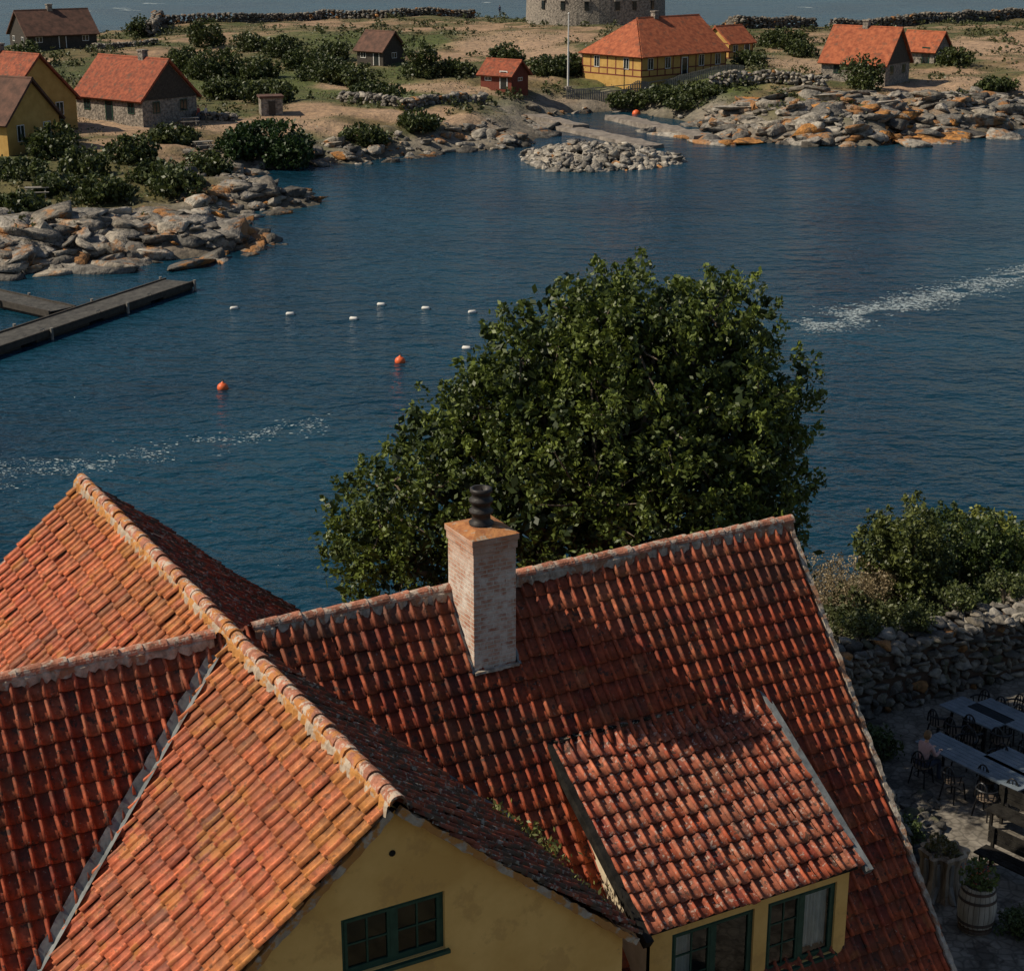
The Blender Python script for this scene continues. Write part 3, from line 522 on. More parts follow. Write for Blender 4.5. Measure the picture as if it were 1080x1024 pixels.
# ridge caps
Mmort=mat("lime_mortar",(.20,.16,.125),(.44,.38,.31),7,.95,.6,22,spots=[((.26,.11,.05),4,.52,.75)])
Mmorto=mat("lichen_mortar",(.28,.21,.15),(.42,.35,.27),7,.95,.6,22,spots=[((.40,.17,.035),3,.47,.9)])
Mcap=mat("ridge_tiles",(.6,.58,.56),(1.3,1.25,1.2),6,.85,.6,30,col=True,spots=[((.42,.35,.28),7,.52,.85),((.07,.05,.035),9,.60,.7)])
Mcapo=mat("ridge_tiles_lichen",(.6,.58,.56),(1.3,1.25,1.2),6,.85,.6,30,col=True,spots=[((.40,.16,.04),3.3,.50,.85),((.42,.36,.29),6,.54,.85),((.09,.06,.035),9,.60,.75)])
def ridge(name,p,q,m1,m2,rr=.105,mort=.14):
    p=Vector(p);q=Vector(q);L=(q-p).length;d=(q-p)/L;u=Vector((0,0,1)); u=(u-d*u.dot(d)).normalized(); r_=d.cross(u); n=int(L/.36); V=[];F=[];C=[]
    for i in range(n):
        off=r_*random.uniform(-.014,.014)
        a=p+d*(i*L/n-.02)+off; bq=p+d*((i+1)*L/n+.03)-off; c0=np.array([.36,.15,.095])*random.uniform(.75,1.2); cm_=np.array([.42,.36,.30]); b0=len(V); jz=random.uniform(-.016,.018); jk=random.uniform(.2,.9)
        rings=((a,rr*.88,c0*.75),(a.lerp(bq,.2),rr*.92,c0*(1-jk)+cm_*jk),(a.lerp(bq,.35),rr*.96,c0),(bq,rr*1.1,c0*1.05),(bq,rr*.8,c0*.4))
        for (c_,ra,cm) in rings:
            for k in range(9): t=math.pi*(k/8); ra_=ra*random.uniform(.97,1.03); V.append(c_+r_*math.cos(t)*ra_+u*(math.sin(t)*ra_+.01+jz)); C.append(cm)
        for j in range(4):
            for k in range(8): F.append((b0+j*9+k,b0+j*9+k+1,b0+(j+1)*9+k+1,b0+(j+1)*9+k))
    mk(name,V,F,m1,H,col=np.array(C))
    n=int(L/.07); V=[];F=[]
    for i in range(n+1):
        c_=p+d*(L*i/n); k0=random.uniform(.7,1.15);k1=random.uniform(.7,1.15)
        for (x,z) in ((-mort*k0,-.14*k0),(-mort*.85*k0,-.02),(-.06,.06),(.06,.06),(mort*.85*k1,-.02),(mort*k1,-.14*k1)):
            V.append(c_+r_*x+u*(z+random.uniform(-.012,.012)))
    for i in range(n):
        for k in range(5): F.append((i*6+k,i*6+k+1,(i+1)*6+k+1,(i+1)*6+k))
    mk(name+"_mortar",V,F,m2,H)
ridge("ridge_caps_right",(.35,0,ZR+.03),(3.70,0,ZR+.03),Mcap,Mmort); ridge("ridge_caps_gable_end",(4.46,0,ZR+.03),(10.55,0,ZR+.03),Mcap,Mmort); ridge("ridge_caps_left",(-8.1,0,ZR+.03),(-.3,0,ZR+.03),Mcap,Mmort)
ridge("wing_ridge_caps",(0,8.45,ZR+.05),(0,-6.,ZR+.05),Mcapo,Mmorto,.110,.165)
def strip(name,p,q,wd,ht,m,up=(0,0,1)):
    p=Vector(p);q=Vector(q);n=int((q-p).length/.09); d=(q-p).normalized();u=Vector(up);r_=d.cross(u).normalized();u=r_.cross(d)
    V=[];F=[]
    for i in range(n+1):
        c_=p.lerp(q,i/n)
        for a,h in ((-1,-1),(1,-1),(1,1),(-1,1)): V.append(c_+r_*(a*wd/2*random.uniform(.6,1.2))+u*(h*ht/2*random.uniform(.6,1.25)))
    for i in range(n):
        for k in range(4): F.append((i*4+k,i*4+(k+1)%4,(i+1)*4+(k+1)%4,(i+1)*4+k))
    F+= [(0,1,2,3),(n*4+3,n*4+2,n*4+1,n*4)]
    return mk(name,V,F,m,H)
strip("verge_mortar",(10.5,-.1,ZR-.1),(10.5,-ye,zee-.03),.10,.12,Mmort)
strip("verge_mortar_back",(10.5,.1,ZR-.1),(10.5,ye,zee-.03),.10,.12,Mmort)
strip("gable_verge_left",(-.05,-5.91,ZR-.10),(-4.3,-5.91,zw(4.3)-.07),.09,.11,Mmorto); strip("gable_verge_right",(.05,-5.91,ZR-.10),(3.6,-5.91,zw(3.6)-.07),.09,.11,Mmorto)
strip("far_verge_left",(-.05,8.40,ZR-.10),(-4.3,8.40,zw(4.3)-.07),.08,.10,Mmort); strip("far_verge_right",(.05,8.40,ZR-.10),(4.3,8.40,zw(4.3)-.07),.08,.10,Mmort)
Mlead=mat("lead_flashing",(.09,.10,.105),(.19,.20,.20),3,.6,.4,9,spots=[((.09,.05,.035),4,.58,.7)])
def valley2(name,sx,tmax,wd,m,lift):
    V=[];F=[];n=30
    for i in range(n+1):
        ta=.2+(tmax-.2)*i/n; sv=ta*TM/TW; k=random.uniform(.88,1.12)
        V+=[(sx*(sv+wd*k),-ta,zm(ta)+lift),(sx*sv,-ta,zm(ta)+lift-.015),(sx*(sv-wd),-ta,zw(sv-wd)+lift)]
    for i in range(n): F+=[(i*3,i*3+1,i*3+4,i*3+3),(i*3+1,i*3+2,i*3+5,i*3+4)]
    mk(name,V,F,m,H)
valley2("lead_valley_left",-1,2.9,.18,Mlead,.085); valley2("valley_right",1,2.38,.07,Mlead,.05)
# walls
Mwall=mat("ochre_plaster",(.62,.35,.10),(.76,.46,.15),1.0,.92,.3,14,spots=[((.50,.28,.09),1.6,.55,.5),((.30,.19,.09),6,.68,.5)],bdist=.01)
b=Box(); T=-5.79; B0=G0-.3
def gz(s): return zw(s)-.07
b.poly([(-4.05,T,B0),(-.72,T,B0),(-.72,T,gz(.72)),(-4.05,T,gz(4.05))]); b.poly([(-.72,T,B0),(.72,T,B0),(.72,T,9.4),(-.72,T,9.4)])
b.poly([(-.72,T,10.25),(.72,T,10.25),(.72,T,gz(.72)),(0,T,gz(0)),(-.72,T,gz(.72))]); b.poly([(.72,T,B0),(3.45,T,B0),(3.45,T,gz(3.45)),(.72,T,gz(.72))])
for q in (([-.72,-.72],[9.4,10.25]),([.72,.72],[9.4,10.25]),([-.72,.72],[9.4,9.4]),([-.72,.72],[10.25,10.25])):
    (x0,x1),(z0,z1)=q; b.poly([(x0,T,z0),(x1,T,z1),(x1,T+.14,z1),(x0,T+.14,z0)])
b.poly([(3.45,T,B0),(3.45,8.2,B0),(3.45,8.2,gz(3.45)),(3.45,T,gz(3.45))]); b.poly([(-4.05,8.2,B0),(-4.05,T,B0),(-4.05,T,gz(4.05)),(-4.05,8.2,gz(4.05))])
b.poly([(4.05,0,B0),(4.05,8.2,B0),(4.05,8.2,gz(4.05)),(4.05,0,gz(4.05))])
b.poly([(4.05,8.2,B0),(-4.05,8.2,B0),(-4.05,8.2,gz(4.05)),(0,8.2,gz(0)),(4.05,8.2,gz(4.05))])
wt=4.9; hz=zm(wt)-.1
for sx_ in (-7.9,10.35): b.poly([(sx_,-wt,B0),(sx_,wt,B0),(sx_,wt,hz),(sx_,0,ZR-.12),(sx_,-wt,hz)])
b.poly([(-7.9,-wt,B0),(10.35,-wt,B0),(10.35,-wt,hz),(-7.9,-wt,hz)]); b.poly([(10.35,wt,B0),(-7.9,wt,B0),(-7.9,wt,hz),(10.35,wt,hz)])
TD=-4.5; W1=(5.18,6.72); W2=(6.98,8.34); zb,zt=6.15,7.45; top=9.36-.625*2.7+.02
b.poly([(4.78,TD,5.7),(8.58,TD,5.7),(8.58,TD,zb),(4.78,TD,zb)]); b.poly([(4.78,TD,zt),(8.58,TD,zt),(8.58,TD,top),(4.78,TD,top)])
for x0,x1 in ((4.78,W1[0]),(W1[1],W2[0]),(W2[1],8.58)): b.poly([(x0,TD,zb),(x1,TD,zb),(x1,TD,zt),(x0,TD,zt)])
for x0,x1 in (W1,W2):
    for xx in (x0,x1): b.poly([(xx,TD,zb),(xx,TD,zt),(xx,TD+.12,zt),(xx,TD+.12,zb)])
    for zz in (zb,zt): b.poly([(x0,TD,zz),(x1,TD,zz),(x1,TD+.12,zz),(x0,TD+.12,zz)])
b.mk("walls",Mwall,H)
Mcream=mat("cream_boards",(.46,.38,.26),(.58,.49,.35),3,.8,.2,12)
b=Box()
for xx in (4.72,8.58): b.poly([(xx,-1.9,9.34),(xx,TD,top),(xx,TD,zm(4.5)-.1),(xx,-1.9,zm(1.9)-.1)])
b.mk("dormer_cheeks",Mcream,H)
def windowset(name,x0,x1,z0,z1,t,cas,rows,cols,curt=()):
    b=Box();fw=.055
    b.box(x0,x1,t,t+.06,z1-fw,z1).box(x0,x1,t,t+.06,z0,z0+fw).box(x0,x0+fw,t+.001,t+.059,z0+fw,z1-fw).box(x1-fw,x1,t+.001,t+.059,z0+fw,z1-fw)
    cw=(x1-x0-2*fw)/cas
    for i in range(cas):
        a=x0+fw+i*cw; 
        if i: b.box(a-.035,a+.035,t-.012,t+.05,z0+fw,z1-fw)
        a0=a+(.035 if i else 0); a1=a+cw-(.035 if i<cas-1 else 0); sf=.04
        b.box(a0,a0+sf,t-.008,t+.04,z0+fw,z1-fw).box(a1-sf,a1,t-.008,t+.04,z0+fw,z1-fw).box(a0+sf,a1-sf,t-.006,t+.04,z0+fw,z0+fw+sf).box(a0+sf,a1-sf,t-.006,t+.04,z1-fw-sf,z1-fw)
        if cols[i]>1: 
            for k in range(1,cols[i]): xm=a0+(a1-a0)*k/cols[i]; b.box(xm-.012,xm+.012,t+.004,t+.034,z0+fw+sf,z1-fw-sf)
        for k in range(1,rows[i]): zz=z0+fw+(z1-z0-2*fw)*k/rows[i]; b.box(a0+sf,a1-sf,t+.006,t+.032,zz-.012,zz+.012)
    b.mk(name+"_frame",Mgrn,H)
    Box().poly([(x0+.02,t+.02,z0+.02),(x1-.02,t+.02,z0+.02),(x1-.02,t+.02,z1-.02),(x0+.02,t+.02,z1-.02)]).mk(name+"_glass",Mpane,H)
    Box().box(x0-.05,x1+.05,t-.11,t-.03,z0-.06,z0-.01).mk(name+"_sill",Mgrn,H)
    if curt:
        V=[];F=[];
        for (ca,cb) in curt:
            n=24;b0=len(V)
            for i in range(n+1):
                x=ca+(cb-ca)*i/n; y=t+.12+.025*math.sin(i*1.9); V+=[(x,y,z0+.03),(x,y,z1-.03)]
            for i in range(n): F.append((b0+2*i,b0+2*i+2,b0+2*i+3,b0+2*i+1))
        mk(name+"_curtain",V,F,Mcurt,H)
    Box().poly([(x0-.3,t+.9,z0-.3),(x1+.3,t+.9,z0-.3),(x1+.3,t+.9,z1+.3),(x0-.3,t+.9,z1+.3)]).mk(name+"_room_wall",Mroom,H)
Mroom=mat("dim_room",(.04,.035,.03),None,2,.9); Mcurt=mat("white_curtain",(.6,.6,.58),(.72,.72,.7),5,.9)
Mpane=bpy.data.materials.new("clear_pane"); Mpane.use_nodes=True; N=Mpane.node_tree.nodes; L=Mpane.node_tree.links
g=N.new('ShaderNodeBsdfGlossy'); g.inputs['Roughness'].default_value=.03; tr=N.new('ShaderNodeBsdfTransparent'); tr.inputs[0].default_value=(.8,.85,.85,1); ms=N.new('ShaderNodeMixShader'); fr=N.new('ShaderNodeFresnel'); fr.inputs[0].default_value=1.6
L.new(fr.outputs[0],ms.inputs[0]); L.new(tr.outputs[0],ms.inputs[1]); L.new(g.outputs[0],ms.inputs[2]); L.new(ms.outputs[0],N['Material Output'].inputs[0])
windowset("gable_window",-.72,.72,9.4,10.25,T+.05,2,(2,2),(2,2))
windowset("dormer_window_left",W1[0],W1[1],zb,zt,TD+.04,2,(3,1),(2,1),((W1[0]+.08,W1[0]+.5),))
windowset("dormer_window_right",W2[0],W2[1],zb,zt,TD+.04,2,(3,1),(2,1),((W2[0]+.75,W2[1]-.05),))
Mblk=mat("tarred_board",(.010,.009,.008),(.025,.023,.02),6,.8,.4,18,spec=.1); b=Box()
b.beam((4.58,-1.70,9.53),(4.58,-4.76,9.53-.625*3.06),.13,.17); b.mk("dormer_barge_left",Mblk,H)
Box().beam((8.76,-1.70,9.56),(8.76,-4.76,9.56-.625*3.06),.12,.12).mk("dormer_barge_right",Mlead,H)
Box().beam((4.66,-4.58,9.36-.625*2.70),(8.66,-4.58,9.36-.625*2.70),.05,.07).mk("dormer_eaves_board",Mblk,H)
Box().beam((4.66,-1.72,9.58),(8.72,-1.72,9.58),.10,.04).mk("dormer_top_flashing",Mt_moss,H)
Box().tube([(0,T-.01,11.0),(0,T+.05,11.0)],.045,10).mk("gable_vent",Mblk,H)
wp=[(3.3,-2.55,zw(3.3)),(3.5,-3.0,zw(3.5)),(3.55,-3.5,zw(3.55)),(3.4,-4.9,zw(3.4)),(3.65,-2.9,8.7),(3.5,-3.7,zw(3.5))]
ps=[]
for p in wp: ps.append(np.array(p)+np.array([0,0,.1])+rng.normal(size=(60,3))*np.array([.12,.2,.06]))
ps=np.concatenate(ps); leaves("roof_weeds",ps,rng.uniform(.03,.07,len(ps)),np.tile([.14,.15,.04],(len(ps),1))*rng.uniform(.5,1.2,(len(ps),1)),Mleaf,H,.4,1)
# chimney
def brickmat():
    m=bpy.data.materials.new("weathered_brick"); m.use_nodes=True; N=m.node_tree.nodes;L=m.node_tree.links;b=N['Principled BSDF']; b.inputs['Roughness'].default_value=.92
    tc=N.new('ShaderNodeTexCoord'); sx=N.new('ShaderNodeSeparateXYZ'); L.new(tc.outputs['Object'],sx.inputs[0]); ad=N.new('ShaderNodeMath'); L.new(sx.outputs[0],ad.inputs[0]); L.new(sx.outputs[1],ad.inputs[1])
    cx=N.new('ShaderNodeCombineXYZ'); L.new(ad.outputs[0],cx.inputs[0]); L.new(sx.outputs[2],cx.inputs[1])
    br=N.new('ShaderNodeTexBrick'); br.inputs['Scale'].default_value=1; br.inputs['Brick Width'].default_value=.235; br.inputs['Row Height'].default_value=.072; br.inputs['Mortar Size'].default_value=.010; br.inputs['Mortar Smooth'].default_value=.3
    br.inputs['Color1'].default_value=(.33,.14,.085,1); br.inputs['Color2'].default_value=(.46,.28,.20,1); br.inputs['Mortar'].default_value=(.52,.46,.38,1); L.new(cx.outputs[0],br.inputs[0])
    no=N.new('ShaderNodeTexNoise'); no.inputs['Scale'].default_value=5; no.inputs['Detail'].default_value=6; no.inputs['Roughness'].default_value=.7; L.new(tc.outputs['Object'],no.inputs[0])
    mr=N.new('ShaderNodeMapRange'); mr.inputs[1].default_value=.42; mr.inputs[2].default_value=.60; mr.inputs[4].default_value=.78; L.new(no.outputs[0],mr.inputs[0])
    mx=N.new('ShaderNodeMix'); mx.data_type='RGBA'; L.new(mr.outputs[0],mx.inputs[0]); L.new(br.outputs[0],mx.inputs[6]); mx.inputs[7].default_value=(.62,.56,.49,1)
    n2=N.new('ShaderNodeTexNoise'); n2.inputs['Scale'].default_value=2.5; n2.inputs['Detail'].default_value=4; L.new(tc.outputs['Object'],n2.inputs[0])
    zr=N.new('ShaderNodeMapRange'); zr.inputs[1].default_value=12.2; zr.inputs[2].default_value=12.95; zr.inputs[4].default_value=1.3; L.new(sx.outputs[2],zr.inputs[0]); mu=N.new('ShaderNodeMath'); mu.operation='MULTIPLY'; mu.use_clamp=True; L.new(zr.outputs[0],mu.inputs[0]); L.new(n2.outputs[0],mu.inputs[1])
    m3=N.new('ShaderNodeMix'); m3.data_type='RGBA'; L.new(mu.outputs[0],m3.inputs[0]); L.new(mx.outputs[2],m3.inputs[6]); m3.inputs[7].default_value=(.36,.13,.045,1); L.new(m3.outputs[2],b.inputs['Base Color'])
    bp=N.new('ShaderNodeBump'); bp.inputs['Strength'].default_value=.9; bp.inputs['Distance'].default_value=.015; iv=N.new('ShaderNodeMath'); iv.operation='SUBTRACT'; iv.inputs[0].default_value=1; L.new(br.outputs['Fac'],iv.inputs[1]); L.new(iv.outputs[0],bp.inputs['Height']); L.new(bp.outputs[0],b.inputs['Normal']); return m
Mbr=brickmat(); b=Box(); b.box(3.70,4.46,-.88,.02,10.2,12.66).box(3.68,4.48,-.90,.04,12.66,12.80).box(3.66,4.50,-.92,.06,12.80,12.9); ch=b.mk("chimney_stack",Mbr,H)
bv=ch.modifiers.new("b",'BEVEL'); bv.width=.015; bv.segments=2
Mcapm=mat("chimney_crown",(.26,.10,.04),(.42,.19,.07),6,.95,.5,20,spots=[((.3,.26,.2),5,.56,.7)]); b=Box()
x0,x1,y0,y1=3.66,4.50,-.92,.06; a0,a1,c0,c1=3.87,4.3,-.64,-.2
b.poly([(x0,y0,12.902),(x1,y0,12.902),(a1,c0,12.97),(a0,c0,12.97)]).poly([(x1,y0,12.902),(x1,y1,12.902),(a1,c1,12.97),(a1,c0,12.97)]).poly([(x1,y1,12.902),(x0,y1,12.902),(a0,c1,12.97),(a1,c1,12.97)]).poly([(x0,y1,12.902),(x0,y0,12.902),(a0,c0,12.97),(a0,c1,12.97)]).poly([(a0,c0,12.97),(a1,c0,12.97),(a1,c1,12.97),(a0,c1,12.97)]); b.mk("chimney_crown",Mcapm,H)
Mpot=mat("black_chimney_pot",(.012,.010,.009),(.035,.028,.024),8,.5,.2,20)
Box().lathe([(.19,0),(.20,.05),(.15,.08),(.145,.18),(.19,.21),(.195,.25),(.15,.28),(.145,.36),(.19,.39),(.195,.43),(.15,.46),(.145,.52),(.175,.55),(.175,.61),(.13,.61),(.12,.1),(.0,.1)],24,(4.08,-.42,12.96)).mk("chimney_pot",Mpot,H,True)
strip("chimney_flashing_front",(3.68,-.93,zm(.93)+.09),(4.48,-.93,zm(.93)+.09),.08,.04,Mmort); strip("chimney_flashing_right",(4.5,0,ZR+.03),(4.5,-.92,zm(.92)+.06),.06,.06,Mlead); strip("chimney_flashing_left",(3.66,0,ZR+.03),(3.66,-.92,zm(.92)+.06),.06,.06,Mlead)
# ---------------------------------------------------------------- terrace wall
Mbw=mat("dry_stone",(.45,.44,.42),(1.2,1.16,1.1),4,.95,.8,12,col=True,bdist=.04,spots=[((.05,.055,.025),1.5,.56,.7)])
def nearwall(name,p,q,h,th,z0=G0,sz=.2):
    p=Vector((*p,0));q=Vector((*q,0));L=(q-p).length;d=(q-p)/L;nr=Vector((-d.y,d.x,0)); E=empty(name)
    Box().beam(p+Vector((0,0,z0+h/2-.1)),q+Vector((0,0,z0+h/2-.1)),th-.25,h).mk("core",Mdeck,E)
    ps=[];ss=[]
    for sd_ in (-1,1):
        zz=z0+.1
        while zz<z0+h-.02:
            hh=random.uniform(.5,1.2)*sz; x=0
            while x<L:
                l=random.choice((.8,1.2,1.8,2.8))*sz; c_=p+d*(x+l/2)+nr*sd_*(th/2-.14+random.uniform(-.06,.06)); ps.append((c_.x,c_.y,zz+random.uniform(-.05,.05))); ss.append((l*.6,sz*.8,hh*random.uniform(.6,.9))); x+=l*.95
            zz+=hh
    x=0
    while x<L:
        l=random.uniform(.25,.7)
        for k in (-.3,0,.3): c_=p+d*(x+l/2)+nr*k*th; ps.append((c_.x,c_.y,z0+h+random.uniform(-.08,.08))); ss.append((l*.6,th*.2,random.uniform(.07,.16)))
        x+=l*.9
    rocks("stones",ps,ss,rcol(len(ps),.9,.04),Mbw,E,tilt=.2,yaw=math.atan2(d.y,d.x))
a=flat(868,758,G0);bq=flat(1110,694,G0); nearwall("terrace_stone_wall",(a.x,a.y),(bq.x,bq.y),1.75,1.1)
nearwall("terrace_stone_wall",(a.x+.2,a.y-.6),(a.x+.3,a.y-7),.9,.5)
def nbush(name,x,y,z,r,h,lo,hi,nc,ls=(.045,.09)):
    B=[(x,y,z+h*.5,r*.7,h/r*.75)]
    for _ in range(10):
        aa=random.uniform(0,6.28); B.append((x+math.cos(aa)*r*.6,y+math.sin(aa)*r*.6,z+h*random.uniform(.25,.8),r*random.uniform(.25,.48),min(1.5,h/r*.8)))
    L,Cv,_=clumpcloud(B,int(nc*1.9),44,.19,.26,lo,hi,.3,.9,1.12); E=empty(name,(0,0,0)); leaves("foliage",L,rng.uniform(*ls,len(L)),Cv,Mleaf,E)
    b=Box()
    for q in B: b.tube([(x,y,z-.2),((x+q[0])/2,(y+q[1])/2,z+h*.3),q[:3]],[.06,.04,.015],6)
    b.mk("stems",Mbark,E)
nbush("shrub",*flat(950,662,2.4)[:],1.25,3.7,(.022,.036,.010),(.13,.15,.035),320)
nbush("shrub",*flat(1008,648,2.4)[:],1.8,2.9,(.012,.026,.008),(.075,.105,.022),340)
nbush("shrub",*flat(1068,628,2.4)[:],2.3,2.2,(.05,.07,.012),(.26,.27,.05),400)
nbush("shrub",*flat(1115,640,2.4)[:],2.0,1.6,(.04,.06,.015),(.22,.24,.06),220)
nbush("dry_shrub",*flat(893,662,2.4)[:],1.4,1.9,(.12,.09,.05),(.32,.25,.14),330,(.02,.05))
nbush("dry_shrub",*flat(985,672,2.4)[:],.9,1.2,(.10,.08,.04),(.28,.22,.11),130,(.02,.05))
nbush("shrub",*flat(960,690,2.4)[:],1.1,1.4,(.02,.03,.012),(.08,.10,.03),160)
nbush("shrub",*flat(900,690,2.4)[:],1.3,1.3,(.03,.04,.012),(.10,.11,.04),160)
nbush("shrub",*flat(1040,672,2.4)[:],1.2,1.5,(.02,.035,.01),(.09,.12,.03),160)
for k,(x,y) in enumerate(((905,668),(960,662),(1010,640),(1060,628))): nbush("creeping_plant",*flat(x,y,5.0)[:],.5,.35,(.02,.03,.01),(.10,.12,.03),40,(.03,.06))
# ---------------------------------------------------------------- terrace furniture
Mtab=mat("blue_grey_tabletop",(.09,.115,.135),(.15,.175,.20),3,.6); Mmet=mat("dark_metal",(.02,.02,.022),None,3,.45,metal=.4)
Mseat=mat("seat_wood",(.10,.07,.05),(.16,.12,.08),6,.7)
def table(x,y,yaw,L,Wd=.85):
    E=empty("terrace_table",(x,y,G0+.03),yaw); b=Box()
    for i in range(6): w0=-Wd/2+i*Wd/6; b.box(-L/2,L/2,w0+.006,w0+Wd/6-.006,.71,.745)
    b.mk("top",Mtab,E); b=Box(); b.box(-L/2+.1,L/2-.1,-.03,.03,.64,.705)
    for sx in (-1,1):
        for sy in (-1,1): b.beam((sx*(L/2-.25),sy*Wd*.38,0),(sx*(L/2-.3),sy*Wd*.3,.7),.05,.05,(1,0,0))
        b.box(sx*(L/2-.3)-.03,sx*(L/2-.3)+.03,-Wd*.4,Wd*.4,.66,.70)
    b.mk("legs",Mmet,E)
def chair(x,y,yaw):
    E=empty("terrace_chair",(x,y,G0+.03),yaw)
    Box().lathe([(0,.43),(.2,.43),(.215,.445),(.2,.46),(0,.465)],18).mk("seat",Mseat,E,True); b=Box()
    for sx,sy in ((-1,-1),(1,-1),(1,1),(-1,1)): b.tube([(sx*.15,sy*.15,.43),(sx*.2,sy*.21,0)],.018,6)
    b.tube([(.24*math.cos(t),-.02-.24*math.sin(t),.68+.02*math.sin(t)) for t in np.linspace(-.25,math.pi+.25,14)],.022,6)
    b.tube([(.17*math.cos(t),-.20-.02*math.sin(t),.52+.36*math.sin(t)) for t in np.linspace(0,math.pi,12)],.02,6)
    for q in (-.08,0,.08): b.tube([(q,-.2,.46),(q,-.22,.84)],.014,5)
    for sx in (-1,1): b.tube([(sx*.19,-.05,.45),(sx*.235,-.05,.68)],.013,6)
    b.tube([(.17*math.cos(t),.17*math.sin(t),.22) for t in np.linspace(0,6.28,16)],.009,5); b.mk("bentwood_frame",Mmet,E)
TY=R(-55)
tb=[(flat(1030,803,G0+.75),2.9),(flat(1078,762,G0+.75),2.6),(flat(1095,815,G0+.75),2.4),(flat(1030,752,G0+.75),1.6)]
for t,L in tb:
    table(t.x,t.y,TY,L); d=Vector((math.cos(TY),math.sin(TY),0)); nr=Vector((-d.y,d.x,0))
    for k in (-.32,0,.32):
        for s in (-1,1):
            q=t+d*(k*L)+nr*s*.72; 
            if s==-1 and k==-.32 and L==2.9: person_at=(q.x,q.y); 
            chair(q.x,q.y,TY+(math.pi if s==1 else 0)+random.uniform(-.25,.25))
